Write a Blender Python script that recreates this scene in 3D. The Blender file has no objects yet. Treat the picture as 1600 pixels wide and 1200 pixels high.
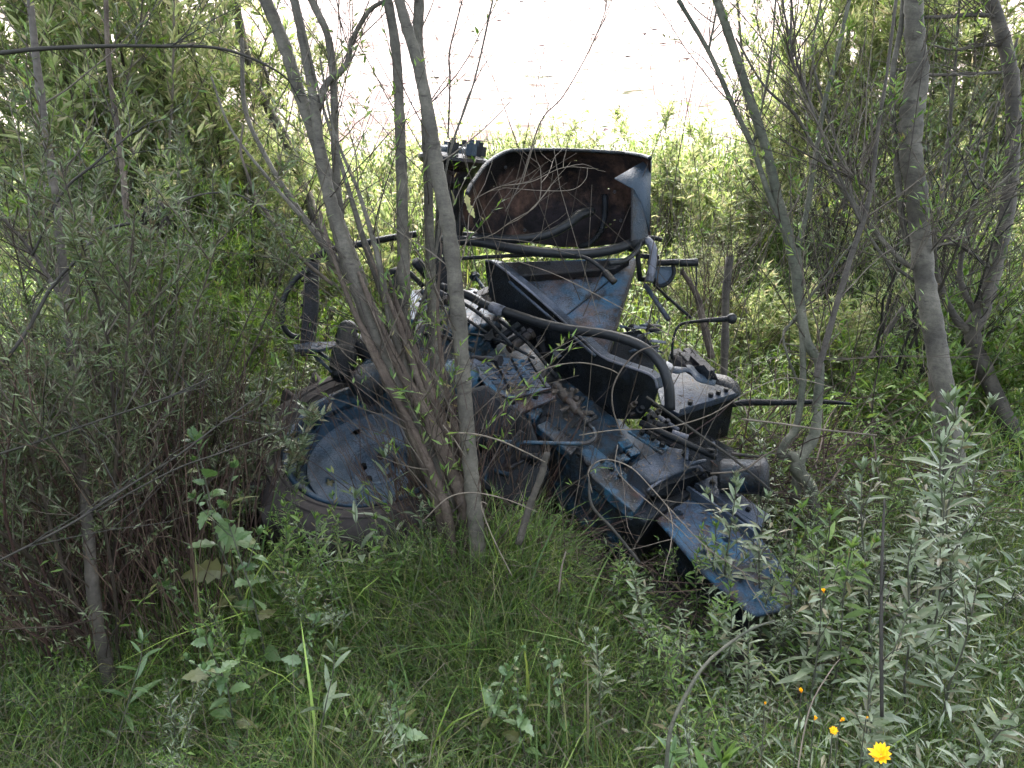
import bpy, math, random
import numpy as np
from mathutils import Vector, Matrix, noise as mnoise

SC = bpy.context.scene
COL = SC.collection
R = math.radians
# ------------------------------------------------------------------ camera
CAMZ = 2.0
PITCH = 22.0
FPX = 1232.0                      # focal length in photo pixels (1600 wide)
cam = bpy.data.cameras.new('camera'); camo = bpy.data.objects.new('camera', cam)
COL.objects.link(camo); camo.location = (0, 0, CAMZ); camo.rotation_euler = (R(90 - PITCH), 0, 0)
cam.sensor_width = 36; cam.lens = 36 * FPX / 1600; cam.clip_end = 1000; cam.clip_start = 0.05
SC.camera = camo
# ------------------------------------------------------------------ world, sun, exposure
SUN_EL, SUN_ROT = 56.0, 10.0      # rotation measured from +Y towards +X
w = bpy.data.worlds.new('World'); SC.world = w; w.use_nodes = True
nt = w.node_tree; nt.nodes.clear()
sky = nt.nodes.new('ShaderNodeTexSky'); sky.sky_type = 'NISHITA'; sky.sun_disc = False
sky.sun_elevation = R(SUN_EL); sky.sun_rotation = R(SUN_ROT); sky.dust_density = 4.0; sky.ozone_density = .2; sky.air_density = 1.0
bg = nt.nodes.new('ShaderNodeBackground'); bg.inputs[1].default_value = 0.15
wo = nt.nodes.new('ShaderNodeOutputWorld')
cl = nt.nodes.new('ShaderNodeHueSaturation'); cl.inputs['Saturation'].default_value = .55      # thin white cloud
nt.links.new(sky.outputs[0], cl.inputs['Color']); nt.links.new(cl.outputs[0], bg.inputs[0]); nt.links.new(bg.outputs[0], wo.inputs[0])
sl = bpy.data.lights.new('sun', 'SUN'); sl.energy = 1.5; sl.angle = R(11); sl.color = (1, .94, .85)
so = bpy.data.objects.new('sun', sl); COL.objects.link(so)
sdir = Vector((math.sin(R(SUN_ROT)) * math.cos(R(SUN_EL)), math.cos(R(SUN_ROT)) * math.cos(R(SUN_EL)), math.sin(R(SUN_EL))))
so.rotation_euler = sdir.to_track_quat('Z', 'Y').to_euler()
SC.view_settings.view_transform = 'Standard'; SC.view_settings.look = 'None'
SC.view_settings.gamma = 1; SC.view_settings.exposure = 3.55
cy = SC.cycles
cy.max_bounces = 6; cy.diffuse_bounces = 4; cy.glossy_bounces = 2; cy.transmission_bounces = 3
cy.use_denoising = True; cy.sample_clamp_indirect = .6; cy.sample_clamp_direct = 6
cy.caustics_reflective = False; cy.caustics_refractive = False
# ------------------------------------------------------------------ pixel rays -> points of the place
FW = np.array([0, math.cos(R(PITCH)), -math.sin(R(PITCH))]); UP = np.array([0, math.sin(R(PITCH)), math.cos(R(PITCH))])
RT = np.array([1., 0, 0]); C0 = np.array([0, 0, CAMZ])
def ray(px, py): return FW + (px - 800) / FPX * RT + (600 - py) / FPX * UP
def P(px, py, d): return C0 + d * ray(px, py)
def onplane(px, py, p0, n):
    r = ray(px, py); return C0 + r * (np.dot(np.array(p0) - C0, n) / np.dot(r, n))
def ony(px, py, y): return onplane(px, py, (0, y, 0), np.array([0, 1., 0]))
def nrm(v): v = np.array(v, float); return v / np.linalg.norm(v)
def smooth(a, b, x):
    t = np.clip((x - a) / (b - a), 0, 1); return t * t * (3 - 2 * t)
def gz(x, y):
    x = np.asarray(x, float); y = np.asarray(y, float)
    h = .03 * np.sin(1.7 * x + .6) * np.cos(1.3 * y) + .02 * np.sin(4.1 * x - 2 * y) + .012 * np.sin(9 * x + 7 * y)
    h = h + .95 * smooth(5.6, 10, y) + .10 * np.maximum(y - 10, 0)
    h = h + .35 * smooth(1.2, 5, x) * smooth(4.0, 7, y)
    h = h + .26 * np.exp(-((x + .25) / .75) ** 2 - ((y - 2.62) / .38) ** 2)      # hummock the willow grows on
    return h
# ------------------------------------------------------------------ mesh building
class MB:
    def __init__(s): s.v = []; s.n = 0; s.t = []; s.q = []; s.ng = []
    def add(s, v, tris=None, quads=None, ngons=None):
        v = np.asarray(v, float).reshape(-1, 3)
        if tris is not None and len(tris): s.t.append(np.asarray(tris).reshape(-1, 3) + s.n)
        if quads is not None and len(quads): s.q.append(np.asarray(quads).reshape(-1, 4) + s.n)
        if ngons: s.ng += [[i + s.n for i in g] for g in ngons]
        s.v.append(v); s.n += len(v)
    def mesh(s, name, smooth_=False, origin=None):
        me = bpy.data.meshes.new(name)
        v = np.concatenate(s.v)
        if origin is not None: v = v - np.array(origin)
        t = np.concatenate(s.t) if s.t else np.zeros((0, 3), int)
        q = np.concatenate(s.q) if s.q else np.zeros((0, 4), int)
        loops = [t.ravel(), q.ravel()] + [np.array(g) for g in s.ng]
        sizes = np.concatenate([np.full(len(t), 3), np.full(len(q), 4), np.array([len(g) for g in s.ng], int)])
        loops = np.concatenate(loops).astype(np.int32)
        me.vertices.add(len(v)); me.vertices.foreach_set('co', v.astype(np.float32).ravel())
        me.loops.add(len(loops)); me.loops.foreach_set('vertex_index', loops)
        me.polygons.add(len(sizes))
        me.polygons.foreach_set('loop_start', (np.cumsum(sizes) - sizes).astype(np.int32))
        me.polygons.foreach_set('loop_total', sizes.astype(np.int32))
        me.update(calc_edges=True)
        me.polygons.foreach_set('use_smooth', np.full(len(sizes), bool(smooth_)))
        me.validate()
        return me
def obj(name, mb, mat, parent=None, smooth_=False, bevel=0, solid=0, seg=2):
    """link a mesh builder as one object; its origin sits on its parent's origin or on its own centre"""
    if isinstance(mb, MB):
        org = np.array(parent['org']) if parent is not None and 'org' in parent else None
        me = mb.mesh(name, smooth_, org)
    else: me = mb
    if not len(me.materials): me.materials.append(mat)
    o = bpy.data.objects.new(name, me); COL.objects.link(o)
    if parent is not None:
        o.parent = parent
        if 'org' in parent: o['org'] = parent['org']
    if solid:
        m = o.modifiers.new('s', 'SOLIDIFY'); m.thickness = solid; m.offset = 0
    if bevel:
        m = o.modifiers.new('b', 'BEVEL'); m.width = bevel; m.segments = seg; m.limit_method = 'ANGLE'; m.angle_limit = R(30)
    return o
def tag(o, label=None, cat=None, group=None, kind=None):
    if label: o['label'] = label
    if cat: o['category'] = cat
    if group: o['group'] = group
    if kind: o['kind'] = kind
    return o
def thing(name, loc, label, cat, group=None):
    o = bpy.data.objects.new(name, None); COL.objects.link(o); o.location = tuple(float(a) for a in loc)
    o.empty_display_size = .1
    o['org'] = [float(a) for a in loc]
    return tag(o, label, cat, group)
def frames(pts):
    pts = np.asarray(pts, float); n = len(pts)
    T = np.gradient(pts, axis=0); T /= np.linalg.norm(T, axis=1)[:, None] + 1e-9
    u = np.cross(T[0], [0.31, 0.9, 0.2]); u /= np.linalg.norm(u)
    U = []
    for i in range(n):
        u = u - T[i] * np.dot(u, T[i]); u /= np.linalg.norm(u) + 1e-9; U.append(u)
    U = np.array(U); V = np.cross(T, U); return T, U, V
def tube(mb, pts, rad, sides=6, cap=True, wob=0, rng=None):
    pts = np.asarray(pts, float); n = len(pts)
    rad = np.broadcast_to(np.asarray(rad, float), (n,))
    T, U, V = frames(pts)
    a = np.arange(sides) / sides * 2 * math.pi
    rr = rad[:, None] * np.ones(sides)
    if wob: rr = rr * (1 + wob * rng.standard_normal((n, sides)) * .5 + wob * rng.standard_normal((n, 1)) * .5)
    ring = pts[:, None, :] + rr[..., None] * (np.cos(a)[None, :, None] * U[:, None, :] + np.sin(a)[None, :, None] * V[:, None, :])
    i = np.arange(n - 1)[:, None] * sides; j = np.arange(sides)[None, :]; k = (j + 1) % sides
    q = np.stack([i + j, i + k, i + sides + k, i + sides + j], -1).reshape(-1, 4)
    mb.add(ring.reshape(-1, 3), quads=q, ngons=[list(range(sides))[::-1], [(n - 1) * sides + x for x in range(sides)]] if cap else None)
def spline(pts, k=6):
    """Catmull-Rom through the points"""
    p = np.asarray(pts, float)
    if len(p) < 3:
        t = np.linspace(0, 1, k + 1)[:, None]; return p[0] + (p[1] - p[0]) * t
    q = np.vstack([2 * p[0] - p[1], p, 2 * p[-1] - p[-2]]); out = []
    for i in range(len(p) - 1):
        a, b, c, d = q[i:i + 4]
        for t in np.arange(k) / k:
            out.append(.5 * (2 * b + (c - a) * t + (2 * a - 5 * b + 4 * c - d) * t * t + (3 * b - a - 3 * c + d) * t ** 3))
    out.append(p[-1]); return np.array(out)
def interp(vals, n): return np.interp(np.linspace(0, 1, n), np.linspace(0, 1, len(vals)), vals)
def lathe(mb, prof, c, ax, seg=48, closed=False, ref=(0.2, .9, .1)):
    ax = nrm(ax); u = nrm(np.cross(ax, ref)); v = np.cross(ax, u); c = np.array(c)
    a = np.arange(seg) / seg * 2 * math.pi
    ring = np.cos(a)[:, None] * u + np.sin(a)[:, None] * v
    pts = np.array([c + ax * z + ring * r for r, z in prof]).reshape(-1, 3)
    m = len(prof); i = np.arange(m if closed else m - 1)[:, None]; j = np.arange(seg)[None]; k = (j + 1) % seg
    i2 = (i + 1) % m
    q = np.stack([i * seg + j, i * seg + k, i2 * seg + k, i2 * seg + j], -1).reshape(-1, 4)
    mb.add(pts, quads=q)
def prism(mb, top, ext):
    top = np.asarray(top, float); n = len(top); bot = top + np.asarray(ext, float)
    j = np.arange(n); k = (j + 1) % n
    mb.add(np.vstack([top, bot]), quads=np.stack([j, j + n, k + n, k], -1), ngons=[list(range(n)), list(range(2 * n - 1, n - 1, -1))])
def bar(mb, a, b, wd, ht, up=(0, 0, 1)):
    a = np.array(a); b = np.array(b); t = nrm(b - a); s = nrm(np.cross(t, up)) * wd / 2; u = nrm(np.cross(s, t)) * ht / 2
    prism(mb, [a + s + u, a - s + u, a - s - u, a + s - u], b - a)
def cyl(mb, a, b, r, sides=16, r2=None): tube(mb, [a, b], [r, r if r2 is None else r2], sides)
def bolt(mb, p, n, r=.011, h=.012):
    n = nrm(n); p = np.array(p); cyl(mb, p, p + n * h, r, 6)
# ------------------------------------------------------------------ materials
def newmat(name):
    m = bpy.data.materials.new(name); m.use_nodes = True; t = m.node_tree; t.nodes.clear()
    return m, t, t.nodes.new, t.links.new
def ramp(t, stops, interp_='LINEAR'):
    r = t.nodes.new('ShaderNodeValToRGB'); r.color_ramp.interpolation = interp_
    el = r.color_ramp.elements
    while len(el) < len(stops): el.new(.5)
    for e, (p, c) in zip(el, stops): e.position = p; e.color = tuple(c) + (1,) if len(c) == 3 else c
    return r
def noise_(t, scale, detail=4, rough=.55, vec=None, sc=None):
    n = t.nodes.new('ShaderNodeTexNoise'); n.inputs['Scale'].default_value = scale
    n.inputs['Detail'].default_value = detail; n.inputs['Roughness'].default_value = rough
    tc = t.nodes.new('ShaderNodeTexCoord'); src = tc.outputs['Object']
    if sc is not None:
        mp = t.nodes.new('ShaderNodeMapping'); mp.inputs['Scale'].default_value = sc; t.links.new(src, mp.inputs[0]); src = mp.outputs[0]
    t.links.new(src, n.inputs['Vector']); return n
def leafmat(name, cols, trans=.35, rough=.5, back=1.25, spec=.35):
    m, t, N, L = newmat(name)
    g = N('ShaderNodeNewGeometry'); k = len(cols)
    r = ramp(t, [(i / (k - 1) if k > 1 else 0, c) for i, c in enumerate(cols)]); L(g.outputs['Random Per Island'], r.inputs[0])
    nz = noise_(t, 1.3, 2); hv = N('ShaderNodeHueSaturation')
    mr = N('ShaderNodeMapRange'); mr.inputs[1].default_value = .3; mr.inputs[2].default_value = .7; mr.inputs[3].default_value = .72; mr.inputs[4].default_value = 1.28
    L(nz.outputs[0], mr.inputs[0]); L(mr.outputs[0], hv.inputs['Value']); L(r.outputs[0], hv.inputs['Color'])
    b = N('ShaderNodeBsdfPrincipled'); b.inputs['Roughness'].default_value = rough; b.inputs['Specular IOR Level'].default_value = spec
    L(hv.outputs[0], b.inputs['Base Color'])
    o = N('ShaderNodeOutputMaterial')
    if trans > 0:
        tr = N('ShaderNodeBsdfTranslucent'); hs = N('ShaderNodeHueSaturation'); hs.inputs['Hue'].default_value = .485
        hs.inputs['Saturation'].default_value = 1.15; hs.inputs['Value'].default_value = 1.7
        L(hv.outputs[0], hs.inputs['Color']); L(hs.outputs[0], tr.inputs[0])
        mx = N('ShaderNodeMixShader'); mx.inputs[0].default_value = trans
        L(b.outputs[0], mx.inputs[1]); L(tr.outputs[0], mx.inputs[2]); L(mx.outputs[0], o.inputs[0])
    else: L(b.outputs[0], o.inputs[0])
    return m
def barkmat(name, c1, c2, c3, sc=1., ring=True, rough=.8, bump=.35):
    m, t, N, L = newmat(name)
    n1 = noise_(t, 7 * sc, 5, .6); r1 = ramp(t, [(.3, c1), (.5, c2), (.72, c3)]); L(n1.outputs[0], r1.inputs[0])
    n2 = noise_(t, 3, 5, .7, sc=(3.5, 3.5, 15)); r2 = ramp(t, [(.34, (.28, .26, .24)), (.41, (.85, .84, .82)), (.6, (1.0, 1.0, .98)), (.72, (1.35, 1.33, 1.25))]); L(n2.outputs[0], r2.inputs[0])
    n3 = noise_(t, 60, 4, .7); r3 = ramp(t, [(.3, (.72, .72, .72)), (.7, (1.2, 1.2, 1.2))]); L(n3.outputs[0], r3.inputs[0])
    mu = N('ShaderNodeMix'); mu.data_type = 'RGBA'; mu.blend_type = 'MULTIPLY'; mu.inputs[0].default_value = .8 if ring else .25
    L(r1.outputs[0], mu.inputs[6]); L(r2.outputs[0], mu.inputs[7])
    m2 = N('ShaderNodeMix'); m2.data_type = 'RGBA'; m2.blend_type = 'MULTIPLY'; m2.inputs[0].default_value = 1
    L(mu.outputs[2], m2.inputs[6]); L(r3.outputs[0], m2.inputs[7])
    b = N('ShaderNodeBsdfPrincipled'); b.inputs['Roughness'].default_value = rough; b.inputs['Specular IOR Level'].default_value = .3
    L(m2.outputs[2], b.inputs['Base Color'])
    ad = N('ShaderNodeMath'); ad.operation = 'ADD'; L(n2.outputs[0], ad.inputs[0]); L(n3.outputs[0], ad.inputs[1])
    bp = N('ShaderNodeBump'); bp.inputs['Strength'].default_value = bump; bp.inputs['Distance'].default_value = .01; L(ad.outputs[0], bp.inputs['Height']); L(bp.outputs[0], b.inputs['Normal'])
    o = N('ShaderNodeOutputMaterial'); L(b.outputs[0], o.inputs[0]); return m
def twigmat(name, cols, rough=.75):
    m, t, N, L = newmat(name)
    g = N('ShaderNodeNewGeometry'); k = len(cols); r = ramp(t, [(i / (k - 1), c) for i, c in enumerate(cols)]); L(g.outputs['Random Per Island'], r.inputs[0])
    n = noise_(t, 30, 3); r2 = ramp(t, [(.3, (.6, .6, .6)), (.7, (1.25, 1.25, 1.25))]); L(n.outputs[0], r2.inputs[0])
    mu = N('ShaderNodeMix'); mu.data_type = 'RGBA'; mu.blend_type = 'MULTIPLY'; mu.inputs[0].default_value = 1; L(r.outputs[0], mu.inputs[6]); L(r2.outputs[0], mu.inputs[7])
    b = N('ShaderNodeBsdfPrincipled'); b.inputs['Roughness'].default_value = rough; b.inputs['Specular IOR Level'].default_value = .3
    L(mu.outputs[2], b.inputs['Base Color']); o = N('ShaderNodeOutputMaterial'); L(b.outputs[0], o.inputs[0]); return m
def metal(name, paint, under=(.012, .013, .016), rust=(.10, .045, .028), cov=.5, rusty=.35, dust=.35, rough=(.22, .6), sc=1., dustc=(.13, .13, .16), spec=.28, bump=.6):
    """old paint worn through to oily dark iron, with rust blooms and a thin film of dust and grit"""
    m, t, N, L = newmat(name)
    paint, under, rust, dustc = [tuple(x * f for x in c_) for c_, f in ((paint, 1.05), (under, .5), (rust, .75), (dustc, .6))]
    n1 = noise_(t, 9 * sc, 8, .68); a = ramp(t, [(max(0, cov - .06), (0, 0, 0)), (min(1, cov + .05), (1, 1, 1))]); L(n1.outputs[0], a.inputs[0])
    n2 = noise_(t, 5.5 * sc, 8, .7, sc=(1, 1.1, .9)); rr = ramp(t, [(1 - rusty - .12, (0, 0, 0)), (1 - rusty + .08, (1, 1, 1))]); L(n2.outputs[0], rr.inputs[0])
    def mix(f, c1, c2):
        x = N('ShaderNodeMix'); x.data_type = 'RGBA'; L(f, x.inputs[0])
        for i, c in ((6, c1), (7, c2)):
            if isinstance(c, tuple): x.inputs[i].default_value = c + (1,)
            else: L(c, x.inputs[i])
        return x.outputs[2]
    n5 = noise_(t, 2.6, 3); pv = ramp(t, [(.35, tuple(x * .55 for x in paint)), (.65, tuple(x * 1.35 for x in paint))]); L(n5.outputs[0], pv.inputs[0])
    base = mix(a.outputs[0], pv.outputs[0], under)
    n4 = noise_(t, 26, 5, .7); rc = ramp(t, [(.3, tuple(x * .45 for x in rust)), (.7, tuple(x * 1.5 for x in rust))]); L(n4.outputs[0], rc.inputs[0])
    base = mix(rr.outputs[0], base, rc.outputs[0])
    n3 = noise_(t, 150, 4, .75); n6 = noise_(t, 6, 4, .6)
    ml = N('ShaderNodeMath'); ml.operation = 'MULTIPLY'; L(n3.outputs[0], ml.inputs[0]); L(n6.outputs[0], ml.inputs[1])
    dd = ramp(t, [(.285 - .07 * dust, (0, 0, 0)), (.37 - .05 * dust, (dust,) * 3)]); L(ml.outputs[0], dd.inputs[0])
    g = N('ShaderNodeNewGeometry'); sx = N('ShaderNodeSeparateXYZ'); L(g.outputs['Normal'], sx.inputs[0])
    up = N('ShaderNodeMapRange'); up.inputs[1].default_value = -.1; up.inputs[2].default_value = .8; L(sx.outputs[2], up.inputs[0])
    m3 = N('ShaderNodeMath'); m3.operation = 'MULTIPLY'; L(dd.outputs[0], m3.inputs[0]); L(up.outputs[0], m3.inputs[1])
    base = mix(m3.outputs[0], base, dustc)
    b = N('ShaderNodeBsdfPrincipled'); L(base, b.inputs['Base Color']); b.inputs['Specular IOR Level'].default_value = spec
    rg = N('ShaderNodeMapRange'); rg.inputs[1].default_value = .3; rg.inputs[2].default_value = .7; rg.inputs[3].default_value = rough[0]; rg.inputs[4].default_value = rough[1]
    L(n6.outputs[0], rg.inputs[0]); L(rg.outputs[0], b.inputs['Roughness'])
    a2 = N('ShaderNodeMath'); a2.operation = 'ADD'; L(n1.outputs[0], a2.inputs[0]); L(n3.outputs[0], a2.inputs[1]); a3 = N('ShaderNodeMath'); a3.operation = 'MULTIPLY_ADD'; L(n4.outputs[0], a3.inputs[0]); a3.inputs[1].default_value = 1.4; L(a2.outputs[0], a3.inputs[2])
    bp = N('ShaderNodeBump'); bp.inputs['Strength'].default_value = bump; bp.inputs['Distance'].default_value = .008; L(a3.outputs[0], bp.inputs['Height']); L(bp.outputs[0], b.inputs['Normal'])
    o = N('ShaderNodeOutputMaterial'); L(b.outputs[0], o.inputs[0]); return m
def plain(name, c, rough=.5, metallic=0, bump=.2, sc=60):
    m, t, N, L = newmat(name)
    n = noise_(t, sc, 5, .65); r = ramp(t, [(.3, tuple(x * .6 for x in c)), (.7, tuple(x * 1.35 for x in c))]); L(n.outputs[0], r.inputs[0])
    b = N('ShaderNodeBsdfPrincipled'); L(r.outputs[0], b.inputs['Base Color']); b.inputs['Specular IOR Level'].default_value = .22; b.inputs['Roughness'].default_value = rough; b.inputs['Metallic'].default_value = metallic
    bp = N('ShaderNodeBump'); bp.inputs['Strength'].default_value = bump; bp.inputs['Distance'].default_value = .004; L(n.outputs[0], bp.inputs['Height']); L(bp.outputs[0], b.inputs['Normal'])
    o = N('ShaderNodeOutputMaterial'); L(b.outputs[0], o.inputs[0]); return m

M = {}
M['soil'] = None
def soilmat():
    m, t, N, L = newmat('soil')
    n = noise_(t, 5, 8, .7); r = ramp(t, [(.3, (.010, .008, .006)), (.5, (.022, .017, .012)), (.7, (.045, .036, .026))]); L(n.outputs[0], r.inputs[0])
    n2 = noise_(t, 1.1, 4, .6); gm = ramp(t, [(.42, (0, 0, 0)), (.6, (1, 1, 1))]); L(n2.outputs[0], gm.inputs[0])
    n3 = noise_(t, 30, 4, .7); gr = ramp(t, [(.35, (.015, .024, .008)), (.7, (.045, .065, .02))]); L(n3.outputs[0], gr.inputs[0])
    x = N('ShaderNodeMix'); x.data_type = 'RGBA'; L(gm.outputs[0], x.inputs[0]); L(r.outputs[0], x.inputs[6]); L(gr.outputs[0], x.inputs[7])
    b = N('ShaderNodeBsdfPrincipled'); b.inputs['Roughness'].default_value = .95; L(x.outputs[2], b.inputs['Base Color'])
    bp = N('ShaderNodeBump'); bp.inputs['Strength'].default_value = .8; bp.inputs['Distance'].default_value = .03; L(n3.outputs[0], bp.inputs['Height']); L(bp.outputs[0], b.inputs['Normal'])
    o = N('ShaderNodeOutputMaterial'); L(b.outputs[0], o.inputs[0]); return m
def sandmat():
    m, t, N, L = newmat('sand')
    n = noise_(t, .55, 6, .65); r = ramp(t, [(.32, (.20, .165, .155)), (.5, (.24, .205, .195)), (.62, (.13, .095, .088))]); L(n.outputs[0], r.inputs[0])
    v = noise_(t, 1.6, 6, .62, sc=(1, 1.6, 1)); q = ramp(t, [(.57, (0, 0, 0)), (.64, (1, 1, 1))]); L(v.outputs[0], q.inputs[0])
    x = N('ShaderNodeMix'); x.data_type = 'RGBA'; L(q.outputs[0], x.inputs[0]); L(r.outputs[0], x.inputs[6]); x.inputs[7].default_value = (.085, .066, .062, 1)
    v2 = noise_(t, 2.1, 7, .75, sc=(1, 2.6, 1)); q2 = ramp(t, [(.56, (0, 0, 0)), (.60, (1, 1, 1))]); L(v2.outputs[0], q2.inputs[0])
    y = N('ShaderNodeMix'); y.data_type = 'RGBA'; L(q2.outputs[0], y.inputs[0]); L(x.outputs[2], y.inputs[6]); y.inputs[7].default_value = (.028, .036, .018, 1)
    b = N('ShaderNodeBsdfPrincipled'); b.inputs['Specular IOR Level'].default_value = 0; b.inputs['Roughness'].default_value = .95; L(y.outputs[2], b.inputs['Base Color'])
    o = N('ShaderNodeOutputMaterial'); L(b.outputs[0], o.inputs[0]); return m
M['soil'] = soilmat(); M['sand'] = sandmat()
M['bark'] = barkmat('willow_bark', (.035, .031, .026), (.07, .063, .051), (.115, .104, .086))
M['bark_dark'] = barkmat('dark_bark', (.03, .026, .022), (.055, .047, .04), (.09, .077, .063))
M['bark_grn'] = barkmat('green_bark', (.04, .045, .033), (.07, .07, .052), (.11, .105, .08))
M['bark_old'] = barkmat('old_bark', (.028, .02, .016), (.06, .044, .034), (.12, .095, .074), ring=False, bump=.7)
M['twig'] = twigmat('twig', [(.025, .018, .015), (.055, .042, .032), (.12, .10, .08)])
M['twig_dark'] = twigmat('twig_dark', [(.010, .009, .009), (.02, .018, .015), (.04, .034, .028)])
M['twig_pale'] = twigmat('twig_pale', [(.07, .055, .042), (.14, .115, .09), (.05, .036, .028)])
M['dry_stem'] = twigmat('dry_stem', [(.02, .010, .009), (.045, .022, .018), (.09, .06, .042), (.028, .02, .016)])
M['leaf_willow'] = leafmat('leaf_willow', [(.028, .06, .013), (.07, .135, .024), (.16, .235, .07), (.045, .09, .018), (.10, .17, .03), (.14, .115, .06)])
M['leaf_grey'] = leafmat('leaf_grey', [(.045, .07, .03), (.09, .125, .06), (.21, .245, .16), (.06, .09, .035), (.14, .18, .10), (.13, .11, .06), (.05, .08, .03)], trans=.15, spec=.55, rough=.42)
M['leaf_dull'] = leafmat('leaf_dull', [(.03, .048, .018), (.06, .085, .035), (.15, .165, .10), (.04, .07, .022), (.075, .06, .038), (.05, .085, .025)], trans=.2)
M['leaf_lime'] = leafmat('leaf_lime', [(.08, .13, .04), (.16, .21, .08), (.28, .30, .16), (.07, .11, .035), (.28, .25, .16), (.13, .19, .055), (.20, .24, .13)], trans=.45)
M['leaf_crown'] = leafmat('leaf_crown', [(.08, .12, .04), (.12, .17, .06)], trans=.4)
M['leaf_broad'] = leafmat('leaf_broad', [(.04, .08, .028), (.075, .135, .042), (.12, .18, .08), (.06, .11, .035), (.13, .12, .05)], trans=.25, spec=.6, rough=.4)
M['grass'] = leafmat('grass', [(.03, .065, .012), (.065, .135, .022), (.20, .28, .06), (.15, .13, .07), (.022, .045, .012), (.05, .10, .022), (.12, .18, .05), (.035, .075, .02)], trans=.3)
M['litter'] = leafmat('litter', [(.04, .025, .018), (.08, .055, .038), (.14, .11, .08), (.025, .018, .014)], trans=0, spec=.2)
M['clod'] = leafmat('clod', [(.08, .06, .058), (.13, .08, .075), (.17, .13, .12), (.08, .09, .05), (.2, .17, .16), (.10, .085, .08)], trans=0, spec=.1)
M['petal'] = leafmat('petal', [(.75, .42, .01), (.85, .55, .02)], trans=.25)
M['flower_eye'] = plain('flower_eye', (.55, .22, .02), .8)
# tractor
M['blue'] = metal('blue_paint', (.006, .05, .095), cov=.50, rusty=.33, dust=.35, rough=(.12, .5), spec=.5)
M['blue_dark'] = metal('oily_blue', (.006, .018, .032), cov=.47, rusty=.28, dust=.3, rough=(.12, .55), spec=.4)
M['black'] = metal('oily_black', (.004, .006, .009), under=(.003, .004, .005), cov=.5, rusty=.2, dust=.12, rough=(.15, .6), spec=.2)
M['rustblack'] = metal('rusty_dark', (.009, .009, .012), cov=.5, rusty=.38, dust=.25, rust=(.03, .016, .012))
M['fender_in'] = metal('rusted_sheet', (.012, .009, .010), under=(.009, .008, .009), cov=.5, rusty=.42, dust=.06, rust=(.11, .062, .045), rough=(.55, .85), sc=.55, spec=.12)
M['fender_out'] = metal('faded_sheet', (.03, .045, .065), cov=.75, rusty=.2, dust=.35, rough=(.25, .5))
M['panel'] = metal('speckled_blue_sheet', (.012, .055, .10), under=(.016, .017, .022), cov=.50, rusty=.42, dust=.7, rust=(.11, .065, .05), rough=(.3, .6), dustc=(.15, .2, .27))
M['lilac'] = metal('dusty_sheet', (.016, .026, .042), under=(.007, .009, .013), cov=.6, rusty=.35, dust=.7, rust=(.04, .026, .022), spec=.32, rough=(.28, .6), dustc=(.12, .14, .19))
M['rim'] = metal('blue_rim', (.014, .042, .075), under=(.007, .009, .014), cov=.55, rusty=.3, dust=.45, rough=(.3, .6), dustc=(.14, .18, .24))
M['disc'] = metal('dusty_disc', (.03, .055, .085), under=(.02, .027, .038), cov=.6, rusty=.35, dust=.95, rust=(.06, .04, .035), rough=(.4, .7), dustc=(.18, .22, .28))
M['rubber'] = plain('hose_rubber', (.009, .010, .012), .42, bump=.25, sc=40)
M['tyre'] = plain('weathered_tyre', (.032, .027, .026), .75, bump=.5, sc=35)
M['brass'] = metal('oily_brass', (.045, .034, .027), under=(.010, .010, .011), cov=.5, rusty=.3, dust=.5, rough=(.25, .5))
M['steel'] = metal('pale_steel', (.10, .105, .13), under=(.03, .03, .036), cov=.6, rusty=.2, dust=.4, rough=(.25, .45))
M['grime'] = metal('grimy_blue', (.005, .030, .055), under=(.006, .007, .009), cov=.48, rusty=.34, dust=.5, rough=(.3, .85), spec=.3, rust=(.03, .018, .014), dustc=(.07, .085, .11), bump=.9)
M['nose'] = metal('worn_blue_plate', (.010, .06, .115), under=(.022, .02, .022), cov=.53, rusty=.46, dust=.6, rough=(.4, .75), spec=.3, rust=(.06, .03, .022), dustc=(.13, .19, .27))
# ------------------------------------------------------------------ ground
def sheet(name, x0, x1, y0, y1, nx, ny, mat, fx=None):
    xs = np.linspace(x0, x1, nx); ys = np.linspace(y0, y1, ny) if fx is None else fx
    X, Y = np.meshgrid(xs, ys); Z = gz(X, Y)
    v = np.stack([X, Y, Z], -1).reshape(-1, 3); ny = len(ys)
    i = np.arange(ny - 1)[:, None] * nx; j = np.arange(nx - 1)[None]
    q = np.stack([i + j, i + j + 1, i + nx + j + 1, i + nx + j], -1).reshape(-1, 4)
    mb = MB(); mb.add(v, quads=q); return tag(obj(name, mb, mat, smooth_=True), kind='structure')
sheet('ground', -60, 60, -20, 9.2, 700, 300, M['soil'])
sheet('sandy_field', -110, 110, 0, 0, 120, 0, M['sand'], fx=9.2 + 78 * np.linspace(0, 1, 90) ** 1.8)
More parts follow.
